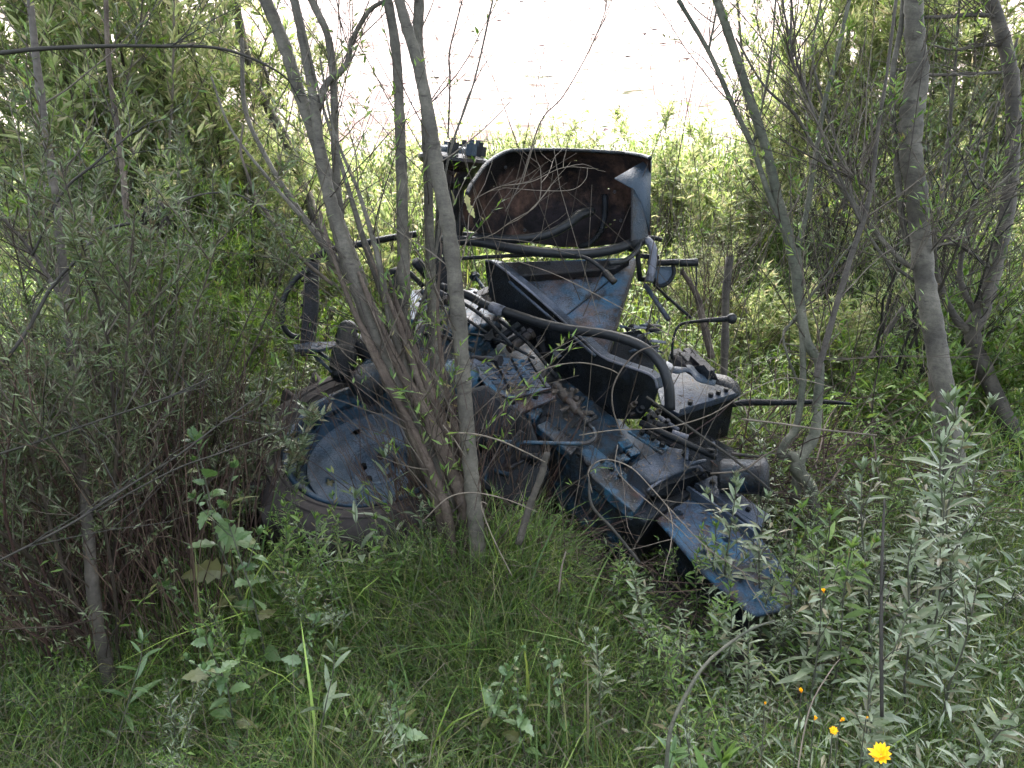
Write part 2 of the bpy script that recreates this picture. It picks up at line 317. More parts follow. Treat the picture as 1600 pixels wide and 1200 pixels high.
# ================================================================== the wrecked tractor
A0 = P(700, 520, 3.8); B0 = P(1200, 920, 2.85)
ha = nrm(B0 - A0); hc = nrm(np.array([.71, .70, 0])); hn = nrm(np.cross(ha, hc)); hn = hn if hn[2] > 0 else -hn
def H(px, py, h=0.): return onplane(px, py, A0 + hn * h, hn)          # a point of the hull's top plane, or of one parallel to it
def HL(pts, h=0.): return [H(x, y, h) for x, y in pts]
TR = thing('wrecked_tractor', H(880, 680) * [1, 1, 0], 'wrecked dark blue tractor tipped over and rusting behind the willow stems', 'tractor')
rt = random.Random(5)
def rod(name, pts, r, mat, parent=TR, sides=10, k=6, smooth_=True):
    mb = MB(); tube(mb, spline(pts, k), interp(r, len(spline(pts, k))) if isinstance(r, (list, tuple)) else r, sides); return obj(name, mb, mat, parent, smooth_)
def hplate(name, pts, h, th, mat, parent=TR, bevel=.004, seg=2):
    mb = MB(); prism(mb, HL(pts, h), -hn * th); return obj(name, mb, mat, parent, bevel=bevel, seg=seg)
# --- transmission housing: the long casting that runs down to the right
mb = MB()
left = [(742, 560), (800, 628), (850, 668), (925, 738), (990, 792)]
right = [(1075, 742), (1000, 676), (930, 610), (870, 560), (800, 500)]
prism(mb, HL(left + right), -hn * .30)
hull = obj('transmission_housing', mb, M['grime'], TR, bevel=.045, seg=5)
hplate('side_flange', [(905, 700), (925, 694), (1015, 768), (992, 800), (925, 745)], .012, .05, M['blue'], TR, .006)
# raised rib and casting edge along the housing
for pts in ([(805, 632), (822, 620), (850, 640), (838, 655)], [(838, 664), (855, 656), (905, 695), (893, 710)]):
    hplate('casting_rib', pts, .03, .04, M['blue'], TR, .008)
for px, py in ((856, 650), (872, 672), (904, 712), (918, 728), (940, 722), (968, 746), (955, 735)):
    mb = MB(); bolt(mb, H(px, py, .012), hn, .010, .012); obj('bolt', mb, M['black'], TR)
# front bell flange of the housing and its lower side
hplate('bell_flange', [(985, 800), (1000, 770), (1105, 735), (1112, 752), (1010, 815)], -.02, .26, M['black'], TR, .012)
hplate('sump', [(850, 700), (960, 800), (1040, 800), (960, 700)], -.28, .22, M['black'], TR, .03, 3)
hplate('lower_housing', [(765, 575), (830, 650), (925, 745), (1000, 800), (1060, 745), (990, 680), (900, 600), (800, 520)], -.29, .34, M['black'], TR, .03, 3)
# --- cover with a curved lip
mb = MB(); top = HL([(985, 727), (1010, 712), (1044, 697), (1066, 700), (1083, 712), (1094, 724), (1060, 738), (1018, 754)], .085)
prism(mb, top, -hn * .10); gc = obj('gearbox_cover', mb, M['lilac'], TR, bevel=.012, seg=3)
rod('cover_lip', [H(1012, 766, .06), H(1030, 752, .07), H(1062, 736, .075), H(1090, 729, .07), H(1100, 742, .03)], .007, M['steel'], gc)
mb = MB(); prism(mb, [H(1010, 768, .05), H(1035, 750, .055), H(1065, 737, .055), H(1095, 730, .05), H(1099, 744, -.03), H(1068, 766, -.06), H(1020, 776, -.06)], ha * .03); obj('cover_face', mb, M['black'], gc, bevel=.003)
hplate('cover_strap', [(981, 673), (996, 670), (1046, 698), (1036, 708)], .10, .012, M['blue'], TR, .003)
for px, py in ((1002, 678), (1018, 687), (1034, 697)):
    mb = MB(); cyl(mb, H(px, py, .10), H(px, py, .10) + hn * .018, .012, 10); cyl(mb, H(px, py, .118), H(px, py, .118) + hn * .012, .006, 8); obj('bolt', mb, M['black'], gc)
for px, py in ((965, 690), (978, 702), (960, 712)):
    mb = MB(); prism(mb, HL([(px, py), (px + 16, py - 5), (px + 26, py + 5), (px + 9, py + 10)], .04), -hn * .05); obj('lug', mb, M['blue'], TR, bevel=.004)
cyl_ = MB(); cyl(cyl_, H(1020, 770, -.06), H(1037, 779, -.07), .010, 10); obj('stud', cyl_, M['steel'], TR, True)
# --- front frame, the nose that reaches the ground at the right
mb = MB(); prism(mb, HL([(1010, 792), (1095, 745), (1160, 800), (1215, 872), (1250, 925), (1232, 950), (1180, 962), (1100, 895), (1050, 836)], -.05), -hn * .022)
nose = obj('front_frame', mb, M['nose'], TR, bevel=.012, seg=3)
mb = MB(); prism(mb, HL([(1014, 794), (1052, 836), (1102, 894), (1180, 958), (1190, 954), (1112, 888), (1062, 830), (1026, 790)], -.074), -hn * .12); obj('frame_side', mb, M['black'], nose, bevel=.006)
for px, py in ((1100, 862), (1135, 842), (1160, 900), (1192, 870), (1060, 800)):
    mb = MB(); cyl(mb, H(px, py, -.05), H(px, py, -.05) + hn * .012, .02, 14); cyl(mb, H(px, py, -.04), H(px, py, -.04) + hn * .016, .009, 8); obj('bolt', mb, M['lilac'], nose)
mb = MB(); bar(mb, H(1062, 757, -.02), H(1178, 835, -.02), .012, .035, hn); bar(mb, H(1072, 750, -.02), H(1190, 828, -.02), .012, .035, hn); obj('side_rail', mb, M['lilac'], TR)
hplate('rail_plate', [(1090, 752), (1118, 742), (1205, 806), (1180, 826)], -.005, .012, M['lilac'], TR, .003)
for px, py in ((1112, 755), (1128, 768), (1150, 782), (1168, 798)):
    mb = MB(); bolt(mb, H(px, py, -.005), hn, .011, .014); obj('bolt', mb, M['black'], TR)
# --- rear (axle) housing hidden behind the willow stems
mb = MB(); prism(mb, HL([(606, 470), (640, 448), (700, 440), (745, 452), (805, 505), (745, 562), (735, 600), (690, 625), (640, 560)], .02), -hn * .36)
obj('rear_housing', mb, M['grime'], TR, bevel=.05, seg=4)
hplate('housing_cap', [(612, 455), (640, 448), (665, 470), (650, 500), (620, 498)], .06, .06, M['blue'], TR, .012, 3)
hplate('lift_cover', [(700, 470), (742, 448), (788, 478), (770, 505), (730, 515)], .08, .08, M['blue'], TR, .015, 3)
for px, py in ((712, 472), (742, 458), (776, 482), (762, 500), (732, 506)):
    mb = MB(); bolt(mb, H(px, py, .08), hn, .010, .012); obj('bolt', mb, M['black'], TR)
mb = MB(); lathe(mb, [(0, .08), (.05, .075), (.085, .05), (.10, 0), (.10, -.16), (0, -.16)], H(716, 592, .03), hn, 24); obj('casting_boss', mb, M['blue'], TR, True)
for k in range(26):
    px, py = 640 + rt.random() * 210, 455 + rt.random() * 110
    if py > 460 + (px - 640) * .55 + 60: continue
    p = H(px, py, .03 + .05 * rt.random()); q_ = p + np.array([rt.uniform(-.14, .14), rt.uniform(-.1, .1), rt.uniform(-.05, .09)]); mb = MB()
    if k % 3: cyl(mb, p, q_, rt.uniform(.008, .022), 10); cyl(mb, q_, q_ + nrm(q_ - p) * .02, rt.uniform(.02, .03), 6); obj('pipe_stub', mb, M[['black', 'rustblack', 'grime', 'brass'][k % 4]], TR)
    else: bar(mb, p, q_, rt.uniform(.03, .06), .02, hn); obj('bracket', mb, M[['black', 'rustblack', 'blue'][k % 3]], TR, bevel=.003)
for k, (x0, y0, x1, y1) in enumerate(((655, 470, 760, 520), (700, 460, 800, 540), (640, 520, 740, 548), (720, 520, 835, 560), (780, 500, 870, 590))):
    rod('oil_pipe', [P(x0, y0, 3.72), P((x0 + x1) / 2, (y0 + y1) / 2 - 9, 3.6), P(x1, y1, 3.5)], .007 + .002 * (k % 3), M['black'])
# --- foot plate with raised treads, next to a plain step
fp = hplate('footplate', [(728, 562), (762, 556), (826, 562), (862, 606), (800, 622), (768, 612)], .075, .012, M['panel'], TR, .003)
e1, e2 = (735, 566), (826, 566)
mb = MB()
for i in range(5):
    for j in range(6):
        a, b = i / 5 + .04, j / 6 + .03; a2, b2 = a + .13, b + .10
        def q(s, t):
            x = 738 + s * 88 + t * 38; y = 566 + t * 42 + s * -2 ; return H(x, y, .080)
        prism(mb, [q(a, b), q(a2, b), q(a2, b2), q(a, b2)], -hn * .006)
obj('tread', mb, M['lilac'], fp, bevel=.001, seg=1)
mb = MB()
for k in range(3): bar(mb, H(770 + k * 28, 558 + k, .084), H(800 + k * 26, 614 - k * 5, .084), .006, .008, hn)
obj('tread_rib', mb, M['black'], fp)
hplate('step_plate', [(768, 616), (800, 624), (866, 612), (868, 622), (806, 648), (786, 640)], .045, .012, M['panel'], TR, .003)
for px, py in ((782, 622), (800, 630), (836, 622)):
    mb = MB(); bolt(mb, H(px, py, .045), hn, .013, .014); obj('bolt', mb, M['black'], TR)
# --- hydraulic valve: a chain of fittings, and the thin blue pipe
va = P(868, 600, 3.38); vb = P(930, 675, 3.2); vd = nrm(vb - va); vl = np.linalg.norm(vb - va)
mb = MB(); lathe(mb, [(0, 0), (.018, 0), (.02, .02), (.014, .03), (.014, .05), (.025, .055), (.027, .10), (.016, .108), (.016, .14), (.024, .145), (.022, .18), (.012, .19), (.012, .23), (.017, .235), (.017, .255), (.008, .26), (.008, vl), (0, vl)], va, vd, 18)
vv = obj('hydraulic_valve', mb, M['brass'], TR)
for t, dx, dy, r in ((.25, 16, 5, .012), (.45, -13, 8, .010), (.6, 17, 2, .011), (.72, -8, 10, .009), (.35, 5, -15, .013), (.8, 12, -6, .008), (.15, -10, 2, .012), (.52, 9, -13, .009), (.3, 14, -10, .007)):
    p = va + vd * vl * t; q_ = p + .0026 * (dx * RT - dy * UP) ; mb = MB(); cyl(mb, p, q_, r, 8); cyl(mb, q_, q_ + nrm(q_ - p) * .014, r * 1.35, 6); obj('fitting', mb, M['brass'], vv)
rod('blue_pipe', [P(775, 690, 3.2), P(850, 692, 3.18), P(905, 693, 3.17), P(922, 690, 3.17), P(930, 682, 3.18), P(927, 668, 3.2)], .0085, M['blue'])
# --- hoses
hose = M['rubber']
rod('thick_hose', [P(690, 448, 3.86), P(732, 462, 3.8), P(762, 478, 3.7), P(800, 490, 3.6), P(850, 506, 3.5), P(900, 516, 3.42), P(950, 523, 3.34), P(1000, 540, 3.27), P(1030, 566, 3.22), P(1044, 600, 3.2), P(1047, 640, 3.22)], .0215, hose, sides=14)
rod('thick_hose', [P(690, 375, 3.9), P(745, 378, 3.82), P(800, 388, 3.74), P(860, 395, 3.7), P(920, 396, 3.7), P(965, 388, 3.74), P(992, 378, 3.8)], .0235, hose, sides=14)
rod('thick_hose', [P(700, 366, 3.96), P(750, 370, 3.9), P(800, 374, 3.86), P(850, 368, 3.84), P(885, 352, 3.86), P(905, 336, 3.9), P(925, 330, 3.96)], [.017, .021, .022, .022, .024, .026, .022], hose, sides=14)
rod('thin_hose', [P(715, 404, 3.86), P(790, 400, 3.78), P(850, 398, 3.72), P(905, 400, 3.68), P(935, 415, 3.62), P(955, 436, 3.6)], .0095, hose)
rod('thin_hose', [P(952, 412, 3.66), P(975, 408, 3.68), P(992, 395, 3.74), P(1000, 380, 3.78)], .012, hose)
rod('hose_end', [P(945, 425, 3.61), P(960, 441, 3.58)], .016, M['brass'])
mb = MB(); tube(mb, [P(768, 480, 3.66), P(786, 487, 3.62)], .027, 12); obj('hose_clamp', mb, M['steel'], TR, True)
mb = MB(); tube(mb, [P(984, 384, 3.77), P(1000, 376, 3.82)], .030, 12); obj('hose_clamp', mb, M['black'], TR, True)
# --- mudguard: a wide rusty sheet, hollow towards the camera, with one folded corner
fc = [(778, 238), (810, 233), (900, 235), (1010, 244)]
topx = [722, 735, 760, 790, 830, 880, 930, 975, 992, 1005, 1016]
topy = [320, 290, 255, 236, 234, 234, 236, 239, 241, 244, 247]
boty = [352, 360, 368, 373, 379, 386, 385, 378, 375, 371, 369]
dep = [3.72, 3.80, 3.93, 4.04, 4.12, 4.15, 4.14, 4.10, 4.03, 3.96, 3.90]
nx_, ny_ = 140, 72
v = []
for j in range(ny_ + 1):
    t = j / ny_
    for i in range(nx_ + 1):
        s = i / nx_ * (len(topx) - 1); k = min(int(s), len(topx) - 2); f = s - k
        g = lambda a: a[k] * (1 - f) + a[k + 1] * f
        x = g(topx); y = g(topy) * (1 - t) + g(boty) * t
        d = g(dep) - .16 * (1 - t) ** 3 * 1.0 + .05 * math.sin(t * 3.1) + .008 * math.sin(i * .155 + j * .1) + .01 * math.sin(i * .055 - j * .085)
        v.append(P(x, y, d))
faces = []
holes = {(33, 18), (33, 25), (75, 7), (90, 28), (88, 54), (91, 56), (93, 53), (89, 58), (104, 14)}
for j in range(ny_):
    for i in range(nx_):
        if (i, j) in holes: continue
        a = j * (nx_ + 1) + i; faces.append([a, a + 1, a + nx_ + 2, a + nx_ + 1])
mb = MB(); mb.add(v, quads=faces)
fender = obj('mudguard', mb, M['fender_in'], TR, True, solid=.006)
rod('rolled_edge', [v[i] for i in range(8, nx_ + 1, 6)], .010, M['blue_dark'], fender)
# folded corner: the outer face shows
def sheet3(name, pts, mat, parent, th=.006):
    mb = MB(); p = [np.array(q) for q in pts]; n = nrm(np.cross(p[1] - p[0], p[2] - p[0])); prism(mb, p, n * th); return obj(name, mb, mat, parent, bevel=.001, seg=1)
c0, c1, c2, c3, c4 = P(1018, 245, 3.86), P(960, 279, 3.80), P(990, 296, 3.74), P(1014, 362, 3.80), P(1003, 318, 3.77)
mb = MB(); mb.add([c0, c1, c2, c4, c3], tris=[[0, 1, 2], [0, 2, 3], [0, 3, 4]])
obj('folded_corner', mb, M['fender_out'], fender, True, solid=.006)
mb = MB(); mb.add([P(989, 296, 3.745), P(1004, 318, 3.775), P(1013, 369, 3.80), P(988, 378, 3.76)], quads=[[0, 1, 2, 3]]); obj('side_skirt', mb, M['blue_dark'], fender, solid=.006)
mb = MB(); tube(mb, [P(988, 294, 3.74), P(987, 377, 3.75)], .006, 6); obj('crease_rib', mb, M['rustblack'], fender)
rod('arched_brace', [P(905, 386, 4.08), P(922, 380, 4.06), P(938, 362, 4.06), P(945, 335, 4.07), P(945, 305, 4.09)], .016, M['black'], fender)
mb = MB()
for px, py in ((790, 250), (790, 262), (770, 330), (835, 245), (960, 300), (970, 345), (820, 360)): bolt(mb, P(px, py, 3.97 if px < 800 else 4.08), -FW, .009, .01)
obj('rivet', mb, M['rustblack'], fender)
rod('bracket_strap', [P(1008, 372, 3.85), P(1022, 372, 3.84), P(1034, 375, 3.84)], .012, M['black'], fender)
# --- triangular inner panel with rail
t1, t2, t3 = P(772, 411, 3.98), P(992, 402, 4.0), P(946, 557, 3.55)
tn = nrm(np.cross(t2 - t1, t3 - t1)); tn = tn if tn[2] > 0 else -tn
def TP(px, py, h=0): return onplane(px, py, t1 + tn * h, tn)
mb = MB(); prism(mb, [TP(772, 411), TP(992, 402), TP(993, 414), TP(946, 557), TP(890, 500), TP(835, 458)], -tn * .012)
tri = obj('inner_panel', mb, M['panel'], TR, bevel=.002)
mb = MB(); prism(mb, [TP(778, 409, .05), TP(985, 405, .05), TP(960, 420, .05), TP(800, 432, .05)], -tn * .045); obj('panel_rail', mb, M['rustblack'], tri, bevel=.008, seg=3)
mb = MB(); bar(mb, TP(994, 408, .012), TP(948, 560, .012), .012, .04, tn); obj('panel_edge', mb, M['rustblack'], tri)
mb = MB(); bar(mb, TP(960, 432, .006), TP(885, 492, .006), .005, .006, tn); obj('panel_crease', mb, M['blue_dark'], tri)
mb = MB()
for px, py in ((857, 412), (916, 410), (812, 418)): cyl(mb, TP(px, py, .046), TP(px, py, .056), .011, 10)
obj('rail_grommet', mb, M['black'], tri)
# --- long dark channel from the panel down to the battery tray
q1, q2 = P(757, 407, 3.90), P(1020, 600, 3.30)
cn = nrm(np.cross(q2 - q1, [0, 0, 1.])); cn = cn if cn[1] < 0 else -cn
def CP(px, py, h=0): return onplane(px, py, q1 + cn * h, cn)
face = [(757, 407), (775, 412), (838, 462), (905, 524), (940, 556), (975, 570), (1010, 582), (1024, 592), (1028, 606), (1020, 630), (1000, 655), (960, 655), (900, 618), (850, 565), (800, 512), (765, 470)]
mb = MB(); prism(mb, [CP(*p) for p in face], -cn * .012); ch = obj('channel_side', mb, M['black'], TR, bevel=.003)
edge = [(760, 408), (776, 412), (838, 462), (905, 524), (940, 556), (975, 570), (1010, 582), (1024, 592), (1028, 606)]
mb = MB(); e = [CP(*p) for p in edge]; up3 = np.array([0, 0, 1.])
for i in range(len(e) - 1):
    pr = [e[i], e[i + 1], e[i + 1] - cn * .05, e[i] - cn * .05]; prism(mb, pr, -up3 * .006)
obj('channel_lip', mb, M['lilac'], ch)
rod('channel_bead', [q + cn * .004 for q in e], .006, M['steel'], ch, 6, 3)
rod('inner_edge', [P(796, 440, 3.78), P(850, 488, 3.62), P(893, 524, 3.5), P(930, 556, 3.42)], .007, M['lilac'], ch)
mb = MB(); prism(mb, [CP(x, y, .004) for x, y in ((868, 545), (878, 556), (872, 560), (864, 552))], cn * .002); prism(mb, [CP(x, y, .004) for x, y in ((858, 543), (866, 546), (868, 551))], cn * .002); obj('paint_chip', mb, M['steel'], ch)
# --- battery tray and torn sheets to its right
k1, k2, k3 = P(1028, 584, 3.78), P(1150, 616, 3.62), P(1060, 644, 3.46)
kn = nrm(np.cross(k2 - k1, k3 - k1)); kn = kn if kn[2] > 0 else -kn
def KP(px, py, h=0): return onplane(px, py, k1 + kn * h, kn)
mb = MB(); prism(mb, [KP(1022, 588), (KP(1060, 568)), KP(1108, 590), KP(1152, 616), KP(1060, 646), KP(1034, 632)], -kn * .02); bt = obj('battery_tray', mb, M['lilac'], TR, bevel=.004)
mb = MB(); prism(mb, [KP(1034, 633, -.022), KP(1060, 645, -.022), KP(1150, 616, -.022), KP(1120, 598, -.022), KP(1045, 590, -.022)], -kn * .23); obj('battery_box', mb, M['black'], TR, bevel=.008)
mb = MB(); prism(mb, [KP(1062, 640, .02), KP(1066, 632, .02), KP(1142, 607, .02), KP(1150, 614, .02)], -kn * .02); obj('tray_rim', mb, M['lilac'], bt, bevel=.003)
for px, py in ((1110, 620), (1122, 616), (1134, 612), (1078, 632)):
    mb = MB(); bolt(mb, KP(px, py, .02), kn, .011, .018); obj('bolt', mb, M['black'], bt)
def curl(name, pts, wv, mat, parent=TR, th=.005):
    c = spline(pts, 5); mb = MB(); n = len(c); wv = np.array(wv); v = np.vstack([c - wv / 2, c + wv / 2]); mb.add(v, quads=[[i, i + 1, n + i + 1, n + i] for i in range(n - 1)]); return obj(name, mb, mat, parent, True, solid=th)
curl('torn_sheet', [P(1040, 570, 3.66), P(1058, 578, 3.60), P(1078, 576, 3.62), P(1092, 590, 3.58), P(1118, 597, 3.62)], (.02, .05, .015), M['fender_out'])
for q0, q1, q2, q3, mm in (((1046, 552), (1066, 558), (1074, 574), (1052, 572), 'rustblack'), ((1060, 548), (1080, 552), (1076, 566), (1062, 562), 'black'), ((1084, 572), (1100, 570), (1116, 590), (1096, 594), 'black'), ((1104, 574), (1116, 580), (1124, 596), (1112, 592), 'rustblack'), ((1022, 560), (1040, 562), (1044, 578), (1030, 580), 'blue_dark')):
    mb = MB(); prism(mb, [P(*q0, 3.64), P(*q1, 3.6), P(*q2, 3.56), P(*q3, 3.62)], FW * .008); obj('torn_scrap', mb, M[mm], TR, bevel=.001, seg=1)
curl('torn_sheet', [P(1045, 560, 3.72), P(1060, 556, 3.7), P(1068, 566, 3.66), P(1090, 580, 3.66)], (.02, .06, .05), M['rustblack'])
mb = MB(); bar(mb, P(1072, 548, 3.74), P(1110, 584, 3.62), .05, .035); obj('angle_bar', mb, M['rustblack'], TR, bevel=.003)
curl('torn_sheet', [P(1108, 590, 3.7), P(1135, 596, 3.66), P(1150, 606, 3.64), P(1156, 618, 3.66)], (.02, .05, .03), M['blue_dark'])
# --- rods and small engine pieces between housing and tray
for a, b, r, mt in (((1012, 640, 3.42), (1060, 672, 3.34), .010, 'steel'), ((1020, 632, 3.45), (1075, 666, 3.38), .007, 'black'), ((1050, 676, 3.3), (1075, 684, 3.28), .013, 'steel'), ((1005, 655, 3.4), (1040, 668, 3.34), .016, 'black'), ((985, 648, 3.42), (1012, 640, 3.42), .009, 'brass'), ((1000, 660, 3.3), (1120, 715, 3.2), .014, 'black')):
    mb = MB(); cyl(mb, P(*a), P(*b), r, 10); obj('linkage_rod', mb, M[mt], TR, True)
for px, py, r in ((1000, 640, .018), (1018, 652, .022), (1040, 660, .016), (1012, 664, .02), (990, 632, .014), (1030, 642, .013)):
    mb = MB(); p = P(px, py, 3.36); lathe(mb, [(0, -.02), (r, -.02), (r, .0), (r * .6, .004), (r * .6, .025), (0, .025)], p, nrm([.3, -.6, .7]), 12); obj('linkage_boss', mb, M['brass'] if r < .017 else M['black'], TR)
mb = MB(); prism(mb, HL([(1000, 668), (1045, 645), (1150, 700), (1170, 745), (1105, 735), (1060, 700)], -.06), -hn * .18); obj('lower_casting', mb, M['black'], TR, bevel=.02, seg=3)
mb = MB(); cc = P(1170, 745, 3.2); lathe(mb, [(0, -.12), (.055, -.12), (.07, -.10), (.07, .04), (.08, .045), (.08, .07), (.04, .08), (0, .08)], cc, nrm([.8, -.25, .1]), 22); obj('starter_drum', mb, M['blue_dark'], TR, True)

for k in range(7):
    a = P(1070 + rt.random() * 90, 690 + rt.random() * 45, 3.25); b = a + np.array([rt.uniform(-.1, .16), rt.uniform(-.1, .05), rt.uniform(-.05, .05)])
    mb = MB(); cyl(mb, a, b, rt.uniform(.006, .013), 8); obj('loose_pin', mb, M[rt.choice(['black', 'lilac', 'brass'])], TR)
rod('lever_bar', [P(1140, 634, 3.7), P(1165, 629, 3.68), P(1225, 629, 3.62), P(1290, 628, 3.58), P(1330, 631, 3.55)], [.010, .017, .014, .010, .006], M['black'])
# --- levers and quadrant at the right of the mudguard
rod('bent_pipe', [P(1002, 372, 3.84), P(1014, 378, 3.82), P(1021, 392, 3.8), P(1019, 415, 3.79), P(1015, 440, 3.78)], .020, M['steel'])
rod('lever_tube', [P(1012, 411, 3.82), P(1050, 410, 3.82), P(1060, 410, 3.82)], .016, M['black'])
rod('lever_grip', [P(1062, 411, 3.82), P(1090, 410, 3.82)], .019, M['rubber'], k=2)
mb = MB(); prism(mb, [P(1024, 416, 3.84), P(1052, 416, 3.84), P(1052, 428, 3.84), P(1044, 442, 3.84), P(1030, 445, 3.84), P(1022, 436, 3.84)], FW * .012); obj('lever_quadrant', mb, M['fender_out'], TR, bevel=.002)
rod('quadrant_rim', [P(1052, 414, 3.83), P(1053, 428, 3.83), P(1045, 441, 3.83), P(1032, 447, 3.83), P(1020, 440, 3.83)], .010, M['black'])
for a, b, r, m_ in (((1000, 436, 3.84), (1024, 438, 3.8), .013, 'black'), ((1008, 445, 3.8), (1045, 500, 3.7), .012, 'lilac'), ((1022, 445, 3.8), (1080, 497, 3.66), .007, 'black'), ((1000, 400, 3.85), (1030, 402, 3.84), .012, 'black'), ((1030, 450, 3.8), (1045, 470, 3.8), .006, 'black'), ((995, 378, 3.8), (1000, 440, 3.82), .012, 'black')):
    mb = MB(); cyl(mb, P(*a), P(*b), r, 10); obj('control_rod', mb, M[m_], TR, True)
lv = rod('gear_lever', [P(1050, 560, 3.62), P(1052, 530, 3.6), P(1062, 508, 3.6), P(1090, 502, 3.58), P(1140, 498, 3.55)], [.006, .006, .007, .008, .014], M['black'])
mb = MB(); lathe(mb, [(0, -.026), (.016, -.02), (.024, -.008), (.024, .006), (.016, .018), (0, .022)], P(1144, 498, 3.54), nrm([.9, -.2, .1]), 16); obj('lever_knob', mb, M['rubber'], lv, True)
rod('brake_rod', [P(1088, 412, 3.82), P(1088, 440, 3.8), P(1087, 455, 3.8)], .004, M['black'])
# crumpled shiny sheet bits behind the channel end
for k in range(26):
    x = 958 + rt.random() * 66; y = 508 + rt.random() * 50; dd_ = 3.52 + rt.random() * .12
    curl('crumpled_strip', [P(x, y, dd_), P(x + rt.uniform(4, 12), y - rt.uniform(-6, 8), dd_ - .02), P(x + rt.uniform(12, 26), y - rt.uniform(-4, 16), dd_ + rt.uniform(-.03, .05))], (rt.uniform(-.01, .01), .012, rt.uniform(.004, .014)), M[['black', 'steel', 'blue_dark', 'fender_out', 'black'][k % 5]], th=.003)
mb = MB(); prism(mb, [P(950, 560, 3.6), P(965, 520, 3.62), P(1000, 515, 3.62), P(1026, 545, 3.6), P(1020, 590, 3.56)], FW * .02); obj('crushed_cowl', mb, M['black'], TR, bevel=.006)
# --- upper axle end, its hub facing the sky
ax = nrm([.10, .10, .99]); hb = P(708, 250, 3.95)
mb = MB(); lathe(mb, [(0, .035), (.10, .035), (.15, .028), (.175, .015), (.178, 0), (.16, -.02), (.12, -.05), (.10, -.11), (.07, -.14), (.065, -.42), (.075, -.62), (.12, -.75), (.12, -.85), (0, -.85)], hb, ax, 36)
hubo = obj('axle_drum', mb, M['rustblack'], TR)
mb = MB(); lathe(mb, [(0, .07), (.05, .068), (.075, .06), (.082, .045), (.09, .03)], hb, ax, 24); obj('hub_cap', mb, M['fender_out'], hubo, True)
u = nrm(np.cross(ax, [0, 1, 0])); vv_ = np.cross(ax, u)
for k in range(9):
    a = k / 9 * 2 * math.pi + .2; p = hb + ax * .03 + (u * math.cos(a) + vv_ * math.sin(a)) * .135
    hk = .03 + .03 * rt.random(); mb = MB(); cyl(mb, p, p + ax * hk, .03, 6); cyl(mb, p + ax * hk, p + ax * (hk + .02), .013, 8); obj('wheel_bolt', mb, M['fender_out'] if k % 2 else M['rustblack'], hubo)
rod('axle_strut', [P(742, 300, 3.95), P(722, 340, 3.92), P(716, 372, 3.9)], [.03, .022, .02], M['black'])
# --- hitch arms at the far left
sy = 3.75
mb = MB(); prism(mb, [P(478, 404, sy), P(497, 398, sy), P(497, 480, sy), P(489, 556, sy), P(468, 557, sy), P(472, 480, sy)], FW * .03); ht = obj('hitch_upright', mb, M['rustblack'], TR, bevel=.004)
mb = MB()
for k in range(7): cyl(mb, P(477 - k * .6, 420 + k * 19, sy), P(472 - k * .6, 420 + k * 19, sy), .008, 6)
obj('upright_pin', mb, M['rustblack'], ht)
rod('hitch_top_arm', [P(486, 404, sy), P(520, 390, sy), P(570, 380, sy + .05), P(610, 372, sy + .1), P(650, 366, sy + .15)], .017, M['black'])
rod('hitch_hose', [P(482, 422, sy - .02), P(462, 436, sy - .04), P(446, 460, sy - .06), P(440, 488, sy - .06), P(444, 512, sy - .05), P(455, 524, sy - .03), P(468, 527, sy - .02)], .0135, M['rubber'], sides=12)
mb = MB(); prism(mb, [P(458, 538, 3.7), P(488, 534, 3.7), P(524, 533, 3.66), P(526, 540, 3.62), P(500, 546, 3.62), P(460, 546, 3.66)], (0, 0, -.014)); hp = obj('drawbar_plate', mb, M['lilac'], TR, bevel=.002)
mb = MB()
for px in (500, 514): cyl(mb, P(px, 539, 3.66), P(px, 537, 3.655), .010, 10)
obj('plate_hole', mb, M['black'], hp)
for a, b, r in (((488, 552, 3.68), (522, 584, 3.55), .009), ((498, 550, 3.68), (530, 572, 3.55), .009)):
    mb = MB(); cyl(mb, P(*a), P(*b), r, 8); obj('check_link', mb, M['lilac'], TR, True)
mb = MB(); ca, cb = P(545, 505, 3.62), P(532, 594, 3.5); L_ = np.linalg.norm(cb - ca)
lathe(mb, [(0, 0), (.03, 0), (.045, .02), (.045, L_ * .45), (.058, L_ * .5), (.058, L_ * .8), (.04, L_ * .86), (.045, L_ * .95), (.03, L_), (0, L_)], ca, nrm(cb - ca), 20); obj('lift_cylinder', mb, M['black'], TR, True)
rod('lower_arm', [P(532, 520, 3.66), P(570, 545, 3.62), P(620, 575, 3.6), P(680, 610, 3.6)], [.035, .05, .06, .06], M['black'])
rod('axle_tube', [P(560, 610, 3.55), P(600, 575, 3.62), P(640, 545, 3.7), P(680, 520, 3.8)], [.09, .085, .09, .10], M['blue_dark'], sides=16)
for k in range(6):
    a = P(600 + rt.random() * 110, 400 + rt.random() * 60, 3.75); mb = MB(); b = a + np.array([rt.uniform(-.12, .12), rt.uniform(-.08, .08), rt.uniform(-.1, .12)])
    cyl(mb, a, b, rt.uniform(.012, .028), 10); obj('linkage_arm', mb, M[rt.choice(['black', 'rustblack', 'blue_dark'])], TR, True)
mb = MB(); lathe(mb, [(0, -.1), (.10, -.1), (.13, -.06), (.13, .02), (.15, .03), (.15, .06), (.10, .08), (0, .08)], P(738, 700, 3.32), nrm([.15, .35, .92]), 24); obj('brake_housing', mb, M['black'], TR, True)
mb = MB(); prism(mb, [P(700, 620, 3.3), P(760, 600, 3.3), P(830, 660, 3.2), P(860, 740, 3.15), P(820, 800, 3.1), P(745, 760, 3.15)], FW * .2); sc_ = obj('side_casting', mb, M['black'], TR, bevel=.02, seg=3)
